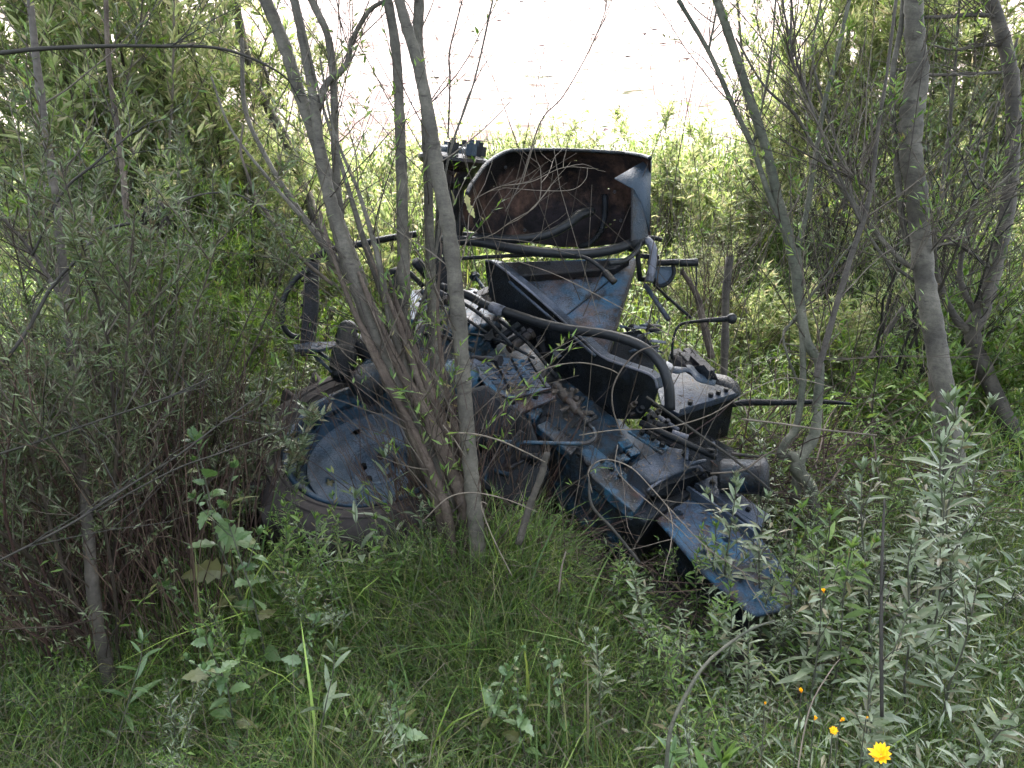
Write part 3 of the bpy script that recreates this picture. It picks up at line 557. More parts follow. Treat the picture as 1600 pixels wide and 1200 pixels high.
for k in range(12):
    px, py = 735 + rt.random() * 100, 640 + rt.random() * 110; p = P(px, py, 3.17); q_ = p + np.array([rt.uniform(-.07, .07), -.03, rt.uniform(-.09, .05)]); mb = MB()
    if k % 2: cyl(mb, p, q_, rt.uniform(.008, .016), 8)
    else: bar(mb, p, q_, rt.uniform(.02, .05), .03)
    obj('casting_lug', mb, M[['grime', 'black', 'rustblack'][k % 3]], sc_, bevel=.003)
# --- wheel lying under the axle: tyre, rim and disc
wc = P(592, 726, 3.5); wn = nrm([-.04, -.30, .95])
WH = bpy.data.objects.new('wheel', None); COL.objects.link(WH); WH.parent = TR; WH['org'] = list(wc); WH.location = Vector(wc) - Vector(TR['org']); WH.empty_display_size = .1
mb = MB()
prof = [(.372, .14), (.40, .165), (.44, .178), (.49, .172), (.53, .15), (.55, .11), (.56, .03), (.56, -.03), (.55, -.11), (.53, -.15), (.49, -.172), (.44, -.178), (.40, -.165), (.372, -.14)]
lathe(mb, prof, wc, wn, 96)
tu = nrm(np.cross(wn, [.2, .9, .1])); tv = np.cross(wn, tu)
for k in range(44):
    a = k / 44 * 2 * math.pi; s = 1 if k % 2 else -1
    def tp(an, r, z): return wc + wn * z + (tu * math.cos(an) + tv * math.sin(an)) * r
    z0, z1 = (.155, .0) if s > 0 else (-.155, .0); da, wd = .10, .035
    a += rt.uniform(-.01, .01); t_ = [tp(a, .55, z0), tp(a + wd, .55, z0), tp(a + wd + da, .59, z1), tp(a + da, .59, z1)]; lo = [tp(a - .01, .48, z0 * 1.02), tp(a + wd + .01, .48, z0 * 1.02), tp(a + wd + da + .01, .545, z1), tp(a + da - .01, .545, z1)]
    hi = [tp(a, .565, z0 * 1.16), tp(a + wd, .565, z0 * 1.16), tp(a + wd + da, .60, z1), tp(a + da, .60, z1)]
    mb.add(lo + hi, quads=[[4, 5, 6, 7], [0, 1, 5, 4], [1, 2, 6, 5], [2, 3, 7, 6], [3, 0, 4, 7]])
for rr_ in (.415, .46):
    z = .170 if rr_ == .415 else .177; lathe(mb, [(rr_ - .006, z), (rr_ - .003, z + .006), (rr_ + .003, z + .006), (rr_ + .006, z)], wc, wn, 96)
obj('tyre', mb, M['tyre'], WH, True)
mb = MB(); lathe(mb, [(.385, .150), (.392, .158), (.385, .166), (.368, .162), (.360, .140), (.357, .118), (.340, .112), (.338, .095), (.344, .085), (.338, .07), (.326, .064), (.322, .03), (.310, .022), (.306, -.03), (.296, -.05), (.296, -.14), (.36, -.15), (.385, -.16)], wc, wn, 96)
rim = obj('rim', mb, M['rim'], WH, True)
# disc with bolt holes: ring grid with the holes left out
mb = MB(); seg = 96
prof = [(.308, .035), (.296, .026), (.262, .022), (.245, .022), (.235, .022), (.225, .022), (.21, .022), (.19, .020), (.17, .016), (.15, .006), (.125, .0)]
m_ = len(prof); a = np.arange(seg) / seg * 2 * math.pi; ring = np.cos(a)[:, None] * tu + np.sin(a)[:, None] * tv
pts = np.array([wc + wn * z + ring * r for r, z in prof]).reshape(-1, 3); q = []
for i in range(m_ - 1):
    for j in range(seg):
        if 3 <= i <= 5 and (j + 14) % 24 < 4 - abs(i - 4) and (j + 14) % 24 >= abs(i - 4): continue
        q.append([i * seg + j, i * seg + (j + 1) % seg, (i + 1) * seg + (j + 1) % seg, (i + 1) * seg + j])
mb.add(pts, quads=q); obj('disc', mb, M['disc'], WH, True, solid=.008)
mb = MB(); lathe(mb, [(.132, .0), (.128, .008), (.11, .01), (.105, -.03), (.06, -.035), (0, -.035)], wc, wn, 40); hb2 = obj('hub', mb, M['disc'], WH, True)
for k in range(5):
    an = k / 5 * 2 * math.pi; p = wc + wn * -.035 + (tu * math.cos(an) + tv * math.sin(an)) * .075
    mb = MB(); bolt(mb, p, wn, .014, .022); obj('wheel_nut', mb, M['black'], hb2)
# two bits of dirt and leaf mould inside the disc are left to the leaf litter
# ================================================================== vegetation tools
def leaves(mb, Pn, D, L, W, rng, kind='lance', droop=.15, N=None):
    """n leaves at once: base points Pn, directions D, lengths L, widths W"""
    Pn = np.asarray(Pn, float); D = np.asarray(D, float); n = len(Pn)
    if n == 0: return
    D = D / (np.linalg.norm(D, axis=1)[:, None] + 1e-9)
    if N is None: N = np.array([0, 0, 1.]) + .55 * rng.standard_normal((n, 3))
    S = np.cross(D, N); S /= np.linalg.norm(S, axis=1)[:, None] + 1e-9; U = np.cross(S, D)
    L = np.broadcast_to(L, (n,)); W = np.broadcast_to(W, (n,))
    if kind == 'lance':
        tm = [(0, 0, 0), (.38, -.5, .10), (.42, 0, 0), (.38, .5, .10), (1, 0, -.02)]
        F = [[0, 2, 1], [0, 3, 2], [1, 2, 4], [2, 3, 4]]; Q = None
    elif kind == 'lite':
        tm = [(0, 0, 0), (.4, -.5, .06), (1, 0, 0), (.4, .5, .06)]; F = [[0, 2, 1], [0, 3, 2]]; Q = None
    elif kind == 'long':
        tm = [(0, 0, 0), (.22, -.40, .07), (.22, 0, 0), (.22, .40, .07), (.5, -.5, .08), (.5, 0, 0), (.5, .5, .08), (.78, -.3, .05), (.78, 0, 0), (.78, .3, .05), (1, 0, 0)]
        F = [[0, 2, 1], [0, 3, 2], [7, 8, 10], [8, 9, 10]]; Q = [[1, 2, 5, 4], [2, 3, 6, 5], [4, 5, 8, 7], [5, 6, 9, 8]]
    elif kind == 'broad':     # toothed, lobed
        tm = [(0, 0, 0)]; out = [(.08, .06), (.16, .30), (.22, .24), (.34, .52), (.40, .36), (.54, .46), (.60, .30), (.74, .32), (.80, .18), (.92, .12)]
        tm += [(a, -b, .08 * b) for a, b in out] + [(1, 0, 0)] + [(a, b, .08 * b) for a, b in out[::-1]] + [(.25, 0, -.03), (.5, 0, -.03), (.75, 0, -.02)]
        m = len(out)
        tri = []
        mid = [2 * m + 2, 2 * m + 3, 2 * m + 4]
        lf = list(range(0, m + 2)); rt_ = [0] + list(range(2 * m + 1, m, -1))
        for side in (lf, rt_):
            for i in range(len(side) - 1):
                c = mid[0] if i < 4 else (mid[1] if i < 7 else mid[2]); tri.append([side[i], side[i + 1], c])
            tri.append([side[4], mid[0], mid[1]]); tri.append([side[7], mid[1], mid[2]])
        F = tri; Q = None
    tm = np.array(tm, float); t = tm[:, 0]
    V = (Pn[:, None] + D[:, None] * (t[None, :, None] * L[:, None, None]) + S[:, None] * (tm[:, 1][None, :, None] * W[:, None, None])
         + U[:, None] * (tm[:, 2][None, :, None] * W[:, None, None]))
    dr = np.broadcast_to(droop, (n,)) * (0.5 + rng.random(n))
    V[:, :, 2] -= (t ** 2)[None, :] * (L * dr)[:, None]
    k = len(tm); off = (np.arange(n) * k)[:, None, None]
    mb.add(V.reshape(-1, 3), tris=(np.array(F)[None] + off).reshape(-1, 3), quads=None if Q is None else (np.array(Q)[None] + off).reshape(-1, 4))
def rdir(rng, n, zlo=-.3, zhi=1.): 
    a = rng.random(n) * 2 * math.pi; z = zlo + rng.random(n) * (zhi - zlo); r = np.sqrt(np.maximum(0, 1 - z * z)); return np.stack([r * np.cos(a), r * np.sin(a), z], 1)
def grow(rng, p, d, length, steps, wander=.12, up=0.): 
    pts = [np.array(p, float)]; d = nrm(d)
    for i in range(steps):
        d = nrm(d + wander * rng.standard_normal(3) + np.array([0, 0, up])); pts.append(pts[-1] + d * length / steps)
    return np.array(pts)
def along(pts, t):
    s = t * (len(pts) - 1); i = min(int(s), len(pts) - 2); f = s - i; return pts[i] * (1 - f) + pts[i + 1] * f, nrm(pts[i + 1] - pts[i])
def leafy(rng, lmb, pts, n, L, W, t0=.15, spread=.9, kind='lance', droop=.15, zup=.35):
    t = t0 + (1 - t0) * rng.random(n); s = t * (len(pts) - 1); i = np.minimum(s.astype(int), len(pts) - 2); f = (s - i)[:, None]
    b = pts[i] * (1 - f) + pts[i + 1] * f; T = pts[i + 1] - pts[i]; T /= np.linalg.norm(T, axis=1)[:, None]
    d = T * .65 + spread * rdir(rng, n, -.5, .9); d[:, 2] += zup * .5
    ll = L * (.55 + .7 * rng.random(n)); leaves(lmb, b, d, ll, W * (.7 + .6 * rng.random(n)), rng, kind, droop)
def shrub_mesh(seed, h, nstem, fan, nbr, nlf, L, W, kind='lance', bare=.25, r0=.008, droop=.15, wander=.10, twigs=2):
    """several stems from one foot, branches on them, twigs on those, leaves along the twigs"""
    rng = np.random.default_rng(seed); st, lf = MB(), MB()
    for s in range(nstem):
        a = rng.random() * 6.283; f = fan * (.25 + .75 * rng.random()); hh = h * (.6 + .4 * rng.random())
        d = nrm([math.cos(a) * f, math.sin(a) * f, 1]); p0 = [rng.normal() * .06, rng.normal() * .06, -.03]
        m = grow(rng, p0, d, hh, 10, wander * .6, .03); tube(st, m, interp([r0, r0 * .75, r0 * .25], len(m)), 5, False)
        for b in range(nbr):
            t = bare + (1 - bare) * rng.random(); p, dd = along(m, t); a2 = rng.random() * 6.283
            d2 = nrm(dd * .8 + np.array([math.cos(a2), math.sin(a2), .25]) * .8); bl = h * (.28 - .14 * t) * (.6 + .8 * rng.random())
            br = grow(rng, p, d2, bl, 6, wander, .05); tube(st, br, interp([r0 * .38, r0 * .12], len(br)), 3, False)
            leafy(rng, lf, br, nlf, L, W, .1, kind=kind, droop=droop)
            for q in range(twigs):
                p3, d3 = along(br, .2 + .7 * rng.random()); tw = grow(rng, p3, nrm(d3 + .8 * rdir(rng, 1, -.2, .8)[0]), bl * .55, 4, wander, .03)
                tube(st, tw, interp([r0 * .2, r0 * .08], len(tw)), 3, False); leafy(rng, lf, tw, nlf, L, W, .05, kind=kind, droop=droop)
        leafy(rng, lf, m[6:], int(nlf * 2.5), L, W, .2, kind=kind, droop=droop)
    return st.mesh('stems'), lf.mesh('foliage')
def weed_mesh(seed, h, nleaf, L, W, kind='long', stems=1, r0=.0035, droop=.3, lean=.12, side=3, topbunch=9):
    """an upright herb: leaves set spirally up the stem, shorter and steeper towards the tip"""
    rng = np.random.default_rng(seed); st, lf = MB(), MB()
    def one(p, d, hh, nl, LL, WW, r):
        m = grow(rng, p, d, hh, 9, .06, .04); tube(st, m, interp([r, r * .4], len(m)), 6, False)
        t = np.linspace(.08, .98, nl) + rng.normal(0, .01, nl); t = np.clip(t, 0, 1); ang = np.arange(nl) * 2.4 + rng.random() * 6 + rng.normal(0, .3, nl)
        b = np.array([along(m, x)[0] for x in t]); el = .25 + .75 * t + rng.normal(0, .15, nl)
        D = np.stack([np.cos(ang), np.sin(ang), np.tan(np.clip(el, -.3, 1.2)) * .8], 1)
        sz = (1 - .45 * t ** 3) * np.clip(np.exp(rng.normal(-.1, .32, nl)), .35, 1.5) * np.where(t < .2, .8, 1)
        leaves(lf, b, D, LL * sz, WW * sz, rng, kind, droop, N=np.array([0, 0, 1.]) + .35 * rng.standard_normal((nl, 3)))
        tb = np.array([m[-1] - nrm(m[-1] - m[-2]) * .012 * rng.random() for _ in range(topbunch)]); a3 = rng.random(topbunch) * 6.283
        leaves(lf, tb, np.stack([np.cos(a3) * .6, np.sin(a3) * .6, .6 + rng.random(topbunch)], 1), LL * .42, WW * .5, rng, kind, .1)
        return m
    for s in range(stems):
        a = rng.random() * 6.283; m = one([rng.normal() * .02, rng.normal() * .02, -.02], nrm([math.cos(a) * lean, math.sin(a) * lean, 1]), h * (.8 + .2 * rng.random() if s else 1), nleaf, L, W, r0)
        for k in range(side):
            p, d = along(m, .3 + .55 * rng.random()); a = rng.random() * 6.283
            one(p, nrm(d + .7 * np.array([math.cos(a), math.sin(a), .2])), h * .28 * (.7 + .6 * rng.random()), nleaf // 3, L * .7, W * .7, r0 * .5)
    return st.mesh('stem'), lf.mesh('leaves')
def plant(name, protos, loc, sc, rot, label, cat, mats, group=None, tilt=(0, 0)):
    o = bpy.data.objects.new(name, None); COL.objects.link(o); o.location = tuple(float(x) for x in loc); o.scale = (sc,) * 3
    o.rotation_euler = (tilt[0], tilt[1], rot); o.empty_display_size = .1; tag(o, label, cat, group)
    for me, mt in zip(protos, mats):
        if not len(me.materials): me.materials.append(mt)
        c = bpy.data.objects.new(me.name.split('.')[0], me); COL.objects.link(c); c.parent = o
        if me.materials[0] is not mt: c.material_slots[0].link = 'OBJECT'; c.material_slots[0].material = mt
    return o
def by_top(px, Y, py):
    p = ony(px, py, Y); g = float(gz(p[0], Y)); return (p[0], Y, g), max(.05, p[2] - g)
# ================================================================== trees
def crown_mesh(seed, n=210, per=42):
    rng = np.random.default_rng(seed); mb = MB()
    d = rdir(rng, n, -1, 1); rr = (.35 + .65 * rng.random(n) ** .5)[:, None]
    c = d * rr * np.array([2.7, 2.5, 1.05]) * (1 + .12 * rng.standard_normal((n, 1)))
    b = np.repeat(c, per, 0) + .17 * rng.standard_normal((n * per, 3)); leaves(mb, b, rdir(rng, n * per, -.8, .6), .15, .042, rng, 'lite', .2)
    return mb.mesh('crown')
CROWN = [crown_mesh(1), crown_mesh(2)]
for c_ in CROWN: c_.materials.append(M['leaf_crown'])
rg = np.random.default_rng(77)
def tree(name, label, stems, crown, mat='bark', crown_at=None, cat='tree', group=None, twigs=0, twseed=3, sc=1.0, twpts=None):
    """stems: (part name, [(px,py,d),...], [widths in photo px], continues to the crown)"""
    base = P(*stems[0][1][0]); base = (base[0], base[1], float(gz(base[0], base[1])))
    T = thing(name, base, label, cat, group); tips = []
    for nm, pts, wd, up in stems:
        w = [P(*p) for p in pts]; foot = pts[0][1] > 640 and nm in ('trunk', 'stem'); rad = [ww / 2 * p[2] / FPX for ww, p in zip(interp(wd, len(pts)), pts)]
        if foot:
            g0 = float(gz(w[0][0], w[0][1])) - .05; dn = w[0] + (w[0] - w[1]) * .2; w.insert(0, np.array([dn[0], dn[1], min(g0, w[0][2] - .05)])); rad.insert(0, rad[0] * 1.15); pts = [pts[0]] + list(pts)
        if up:
            top = w[-1]; dr = nrm(w[-1] - w[-2]); tgt = np.array(crown_at) if crown_at is not None else top + dr * 2
            r0_ = rad[-1]; w.append(top + dr * .45); rad.append(r0_ * .95)
            for f in (.5, 1.0): w.append((top + dr * .9) * (1 - f) + (tgt + [0, 0, -.2]) * f); rad.append(r0_ * (.95 - .5 * f))
        sp = spline(w, 8); rr = interp(rad, len(sp)) * (1 + .10 * (rg.random(len(sp)) < .10) * rg.random(len(sp)) + .035 * rg.standard_normal(len(sp))); mb = MB(); tube(mb, sp, rr, 12 if max(rad) > .012 else 7, wob=.05, rng=rg); obj(nm, mb, M[mat] if not isinstance(mat, dict) else M[mat[nm]], T, True); tips.append(sp)
    if crown is not None:
        c = bpy.data.objects.new('crown', CROWN[crown % 2]); COL.objects.link(c); c.parent = T
        c.location = Vector(crown_at) - Vector(base); c.rotation_euler = (0, 0, crown * 1.3); c.scale = (sc, sc, 1)
    if twigs:
        rng = np.random.default_rng(twseed); mb = MB(); lf = MB()
        for k in range(twigs):
            sp = tips[rng.integers(len(tips))]; p, d = along(sp[:int(len(sp) * .72)], .05 + .9 * rng.random())
            dd = nrm(d * .7 + 1.0 * rdir(rng, 1, -.1, .9)[0]); ln = .2 + .7 * rng.random() ** 1.5
            tw = grow(rng, p, dd, ln, 7, .10, .03); tube(mb, tw, interp([.003, .0008], 8), 4, False)
            for j in range(rng.integers(0, 4)):
                p2, d2 = along(tw, .2 + .7 * rng.random()); t2 = grow(rng, p2, nrm(d2 + .7 * rdir(rng, 1)[0]), ln * .45, 4, .1); tube(mb, t2, interp([.0014, .0006], 5), 3, False)
                if rng.random() < .5: leafy(rng, lf, t2, 7, .05, .008, .3)
            if rng.random() < .25: leafy(rng, lf, tw, 10, .055, .009, .4)
        tag(obj('twigs', mb, M['twig'], T), kind='stuff')
        if lf.n: tag(obj('leafy_shoots', lf, M['leaf_willow'], T), kind='stuff')
    return T
D_ = 3.15
tree('willow_tree', 'grey-barked multi-stemmed willow growing from one base in front of the tractor', [
    ('trunk', [(705, 800, 2.95), (672, 715, 2.95), (640, 640, 2.98), (598, 545, 3.02), (556, 440, 3.08), (530, 360, 3.12), (513, 300, 3.15), (500, 233, 3.18), (492, 167, 3.2), (480, 100, 3.22), (460, 0, 3.25)], [40, 40, 36, 30, 27, 24, 20, 17, 15, 14, 13], True),
    ('trunk', [(700, 790, 3.05), (655, 690, 3.1), (612, 580, 3.15), (575, 480, 3.2), (545, 395, 3.25), (520, 320, 3.3), (495, 220, 3.35), (467, 143, 3.38), (443, 67, 3.4), (415, 0, 3.42)], [34, 32, 30, 26, 24, 22, 21, 20, 20, 19], True),
    ('trunk', [(545, 440, 3.14), (530, 330, 3.2), (524, 240, 3.25), (522, 150, 3.28), (513, 60, 3.3), (487, 0, 3.32)], [18, 14, 12, 12, 12, 12], True),
    ('branch', [(493, 190, 3.2), (500, 158, 3.22), (513, 127, 3.25), (540, 103, 3.25), (552, 60, 3.24), (577, 17, 3.22), (604, 0, 3.2)], [12, 12, 11, 9, 8, 7, 6], False),
    ('trunk', [(650, 690, 3.2), (640, 630, 3.2), (632, 560, 3.2), (631, 450, 3.2), (628, 300, 3.2), (625, 200, 3.2), (619, 83, 3.2), (606, 0, 3.2), (598, -40, 3.2)], [30, 26, 22, 20, 18, 16, 15, 15, 14], True),
    ('trunk', [(744, 830, 2.85), (738, 760, 2.85), (728, 650, 2.87), (722, 560, 2.9), (712, 450, 2.92), (700, 350, 2.95), (683, 267, 2.97), (670, 183, 3.0), (653, 100, 3.0), (632, 30, 3.0), (618, -20, 3.0)], [26, 24, 23, 24, 24, 24, 23, 21, 19, 17, 16], True),
    ('trunk', [(690, 700, 3.3), (680, 560, 3.35), (672, 400, 3.35), (668, 250, 3.3), (663, 150, 3.28), (653, 67, 3.25), (655, 0, 3.22)], [20, 17, 15, 14, 15, 16, 16], True),
    ('trunk', [(690, 770, 3.0), (650, 660, 3.05), (605, 540, 3.1), (560, 450, 3.2), (510, 385, 3.3), (455, 310, 3.4), (410, 235, 3.5), (382, 165, 3.6), (378, 60, 3.65)], [26, 20, 15, 11, 9, 8, 7, 7, 6], False),
    ('branch', [(640, 640, 3.05), (590, 520, 3.1), (540, 430, 3.15), (480, 350, 3.2), (420, 280, 3.3), (360, 200, 3.4), (330, 120, 3.45)], [18, 12, 9, 7, 5, 4, 3], False),
    ('branch', [(670, 740, 3.0), (640, 600, 3.02), (610, 500, 3.05), (590, 400, 3.05), (560, 300, 3.1), (520, 200, 3.1), (500, 90, 3.1)], [22, 16, 12, 9, 6, 4, 3], False),
    ('branch', [(690, 720, 3.1), (650, 580, 3.1), (600, 460, 3.12), (570, 380, 3.15), (540, 280, 3.15), (500, 150, 3.2), (470, 20, 3.2)], [26, 18, 14, 10, 7, 4, 3], False),
    ('branch', [(628, 560, 3.2), (650, 500, 3.2), (680, 400, 3.15), (700, 250, 3.1), (740, 130, 3.05), (770, 0, 3.0)], [9, 7, 5, 4, 3, 3], False),
    ('stem', [(728, 800, 2.9), (705, 735, 2.9), (668, 655, 2.92), (622, 570, 2.95), (582, 480, 3.0), (560, 425, 3.05)], [26, 24, 20, 15, 10, 5], False),
    ('stem', [(735, 810, 3.0), (715, 730, 3.0), (682, 640, 3.02), (648, 550, 3.05), (618, 470, 3.1), (604, 420, 3.12)], [28, 24, 18, 13, 8, 4], False),
    ('stem', [(690, 800, 2.88), (655, 700, 2.9), (620, 620, 2.93), (585, 550, 2.95), (550, 480, 3.0), (520, 400, 3.05), (500, 330, 3.1)], [22, 18, 14, 11, 8, 6, 4], False),
    ('stem', [(715, 780, 2.95), (685, 690, 2.97), (655, 600, 3.0), (628, 520, 3.0), (600, 450, 3.05), (570, 385, 3.1)], [18, 15, 12, 9, 6, 3], False),
    ('stem', [(700, 810, 2.84), (672, 730, 2.86), (640, 660, 2.9), (600, 590, 2.93), (565, 520, 2.95)], [16, 15, 12, 9, 5], False),
    ('stem', [(745, 815, 2.95), (732, 740, 2.97), (706, 650, 3.0), (690, 560, 3.0), (684, 480, 3.02), (690, 380, 3.0)], [18, 15, 11, 8, 5, 3], False),
    ], 0, mat={'trunk': 'bark', 'branch': 'bark', 'stem': 'bark_old'}, crown_at=(-.1, 4.9, 4.8), twigs=190, twseed=4)
tree('willow_tree', 'stout straight grey willow with ringed bark at the right behind the white-leaved weeds', [
    ('trunk', [(1490, 740, 3.40), (1477, 650, 3.40), (1467, 567, 3.42), (1456, 500, 3.45), (1444, 430, 3.47), (1438, 367, 3.50), (1432, 300, 3.50), (1422, 233, 3.50), (1424, 183, 3.50), (1434, 117, 3.50), (1430, 67, 3.50), (1427, 0, 3.50), (1424, -40, 3.50)], [38, 36, 34, 32, 31, 31, 32, 33, 36, 33, 29, 28, 28], True),
    ('branch', [(1440, 425, 3.47), (1410, 408, 3.50), (1372, 368, 3.55), (1343, 330, 3.60), (1307, 283, 3.65), (1273, 233, 3.70), (1243, 180, 3.70), (1193, 133, 3.75), (1150, 60, 3.80)], [8, 8, 8, 7, 6, 6, 5, 4, 3], False),
    ('branch', [(1436, 400, 3.55), (1415, 370, 3.55), (1402, 270, 3.55), (1394, 130, 3.55), (1408, 40, 3.55), (1412, -20, 3.55)], [9, 9, 9, 9, 8, 7], False),
    ('branch', [(1448, 400, 3.45), (1500, 340, 3.40), (1560, 290, 3.35), (1620, 230, 3.30)], [5, 4, 3, 3], False),
    ('branch', [(1430, 440, 3.50), (1380, 400, 3.52), (1340, 330, 3.55), (1300, 200, 3.60), (1270, 90, 3.60), (1285, -10, 3.60)], [6, 5, 5, 4, 4, 3], False),
    ], 1, crown_at=(2.3, 5.2, 4.8), twigs=90, twseed=9)
tree('willow_tree', 'crooked brown-grey willow bending left near its foot at the right edge of the thicket', [
    ('trunk', [(1590, 700, 4.30), (1552, 610, 4.30), (1520, 527, 4.30), (1536, 480, 4.30), (1553, 423, 4.30), (1567, 367, 4.30), (1577, 300, 4.30), (1583, 217, 4.30), (1583, 150, 4.30), (1577, 100, 4.30), (1560, 33, 4.30), (1547, 0, 4.30), (1530, -40, 4.30)], [28, 26, 24, 24, 22, 22, 22, 21, 22, 21, 20, 20, 20], True),
    ('branch', [(1562, 26, 4.30), (1520, 23, 4.25), (1480, 26, 4.20), (1443, 27, 4.15)], [7, 7, 6, 5], False),
    ('branch', [(1572, 113, 4.30), (1520, 115, 4.25), (1450, 117, 4.20), (1400, 108, 4.20)], [5, 5, 5, 4], False),
    ('branch', [(1578, 75, 4.30), (1540, 70, 4.30), (1490, 78, 4.25), (1450, 68, 4.20)], [5, 5, 4, 3], False),
    ('branch', [(1522, 525, 4.30), (1495, 500, 4.30), (1470, 450, 4.30), (1460, 380, 4.35), (1475, 270, 4.40), (1490, 130, 4.40), (1500, -10, 4.40)], [16, 13, 10, 7, 6, 5, 4], False),
    ('branch', [(1530, 500, 4.30), (1500, 430, 4.35), (1520, 330, 4.40), (1550, 200, 4.40), (1590, 60, 4.40)], [10, 8, 6, 5, 4], False),
    ('branch', [(1553, 423, 4.30), (1500, 385, 4.25), (1460, 382, 4.20)], [6, 5, 4], False),
    ], 0, mat='bark_dark', crown_at=(4.4, 5.2, 4.8), twigs=110, twseed=11)
tree('willow_sapling', 'slender green-barked sapling with a forked foot and twin arms right of the tractor', [
    ('trunk', [(1274, 830, 3.35), (1268, 765, 3.38), (1246, 727, 3.40), (1272, 680, 3.43), (1277, 633, 3.46), (1280, 570, 3.50), (1260, 533, 3.52), (1249, 467, 3.55), (1240, 400, 3.58), (1217, 317, 3.60), (1197, 233, 3.60), (1167, 140, 3.60), (1143, 67, 3.60), (1120, 0, 3.60), (1108, -30, 3.60)], [18, 18, 22, 17, 15, 14, 15, 16, 17, 15, 14, 14, 13, 13, 12], True),
    ('trunk', [(1246, 727, 3.40), (1220, 712, 3.45), (1228, 690, 3.45), (1244, 667, 3.48), (1254, 600, 3.50), (1254, 540, 3.52), (1250, 470, 3.54), (1247, 387, 3.58)], [16, 12, 12, 11, 10, 9, 10, 9], False),
    ('branch', [(1238, 395, 3.58), (1200, 300, 3.60), (1177, 233, 3.62), (1143, 160, 3.65), (1107, 80, 3.65), (1060, 0, 3.65)], [9, 9, 8, 8, 7, 7], False),
    ('branch', [(1247, 385, 3.57), (1260, 333, 3.57), (1273, 250, 3.57), (1287, 167, 3.57), (1307, 90, 3.57), (1327, 0, 3.57)], [9, 8, 8, 7, 7, 6], False),
    ('branch', [(1176, 230, 3.62), (1188, 180, 3.60), (1205, 85, 3.60), (1212, 0, 3.60)], [4, 4, 3, 3], False),
    ('branch', [(1245, 500, 3.55), (1224, 520, 3.55), (1232, 560, 3.55), (1248, 600, 3.53)], [4, 4, 4, 4], False),
    ('branch', [(1225, 520, 3.55), (1265, 465, 3.53), (1300, 420, 3.50), (1340, 370, 3.48)], [4, 4, 3, 2], False),
    ('branch', [(1107, 80, 3.65), (1117, 30, 3.65), (1125, -20, 3.65)], [4, 3, 3], False),
    ], None, mat='bark_grn', twigs=60, twseed=21)
tree('willow_sapling', 'slim dark brown sapling leaning right between the forked sapling and the stout willow', [
    ('trunk', [(1275, 590, 3.3), (1287, 547, 3.3), (1307, 477, 3.3), (1327, 410, 3.3), (1347, 350, 3.3), (1362, 290, 3.3), (1372, 200, 3.3), (1385, 120, 3.3), (1400, 0, 3.3)], [10, 10, 9, 9, 8, 7, 6, 5, 5], False),
    ('branch', [(1346, 350, 3.3), (1300, 250, 3.3), (1262, 150, 3.3), (1230, 40, 3.3), (1222, -10, 3.3)], [5, 4, 4, 3, 3], False),
    ('branch', [(1360, 300, 3.3), (1330, 275, 3.3), (1321, 285, 3.3)], [4, 3, 2], False),
    ('branch', [(1262, 152, 3.3), (1237, 88, 3.3), (1237, 0, 3.3)], [4, 4, 3], False),
    ], None, mat='bark_dark', twigs=60, twseed=22)
tree('background_tree', 'pale thin crooked tree standing far behind the forked sapling in the lit clearing', [
    ('trunk', [(1318, 330, 6.6), (1323, 257, 6.6), (1330, 210, 6.6), (1329, 150, 6.6), (1324, 80, 6.6), (1327, 33, 6.6), (1327, -10, 6.6)], [9, 8, 8, 7, 7, 6, 6], True),
    ('branch', [(1330, 170, 6.6), (1345, 120, 6.6), (1370, 60, 6.6), (1380, 0, 6.6)], [5, 4, 3, 3], False)], 1, crown_at=(3.2, 4.6, 5.6), twigs=20, twseed=24)
tree('background_tree', 'grey leaning stem among sunlit leaves behind the willow at the upper left', [
    ('trunk', [(520, 420, 5.2), (478, 300, 5.2), (452, 230, 5.2), (425, 180, 5.2), (397, 127, 5.2), (380, 67, 5.2), (367, 0, 5.2), (360, -20, 5.2)], [18, 17, 16, 15, 14, 14, 13, 13], True),
    ('branch', [(425, 180, 5.2), (415, 110, 5.2), (380, 60, 5.3)], [6, 5, 3], False)], 0, crown_at=(-1.7, 5.3, 5.5), twigs=30, twseed=26)
tree('thicket_tree', 'dark upright trunk inside the dim brown thicket at the left edge', [
    ('trunk', [(150, 960, 2.5), (135, 800, 2.5), (118, 640, 2.55), (105, 480, 2.6), (85, 300, 2.6), (60, 120, 2.65), (45, -20, 2.7)], [20, 17, 16, 14, 13, 12, 10], True),
    ('branch', [(105, 480, 2.6), (40, 380, 2.6), (-40, 300, 2.5)], [8, 6, 4], False)], 1, mat='bark_dark', crown_at=(-3.4, 4.8, 4.7), twigs=40, twseed=31)
tree('thicket_tree', 'reddish peeling trunk between the left thicket and the fallen tyre', [
    ('trunk', [(238, 800, 3.2), (236, 700, 3.2), (230, 600, 3.25), (226, 520, 3.3), (205, 400, 3.3), (190, 250, 3.4), (170, 100, 3.45), (165, -20, 3.5)], [17, 16, 14, 12, 10, 9, 8, 7], True)], None, mat='bark_old', crown_at=(-3.8, 5.6, 5.3), twigs=30, twseed=33)
tree('background_tree', 'slim leafy tree hidden in the brush behind the mudguard at the far right', [
    ('trunk', [(1180, 330, 7.2), (1172, 220, 7.2), (1160, 90, 7.2), (1150, -20, 7.2)], [5, 5, 4, 4], True)], 1, crown_at=(1.0, 5.4, 5.8), twigs=14, twseed=36)
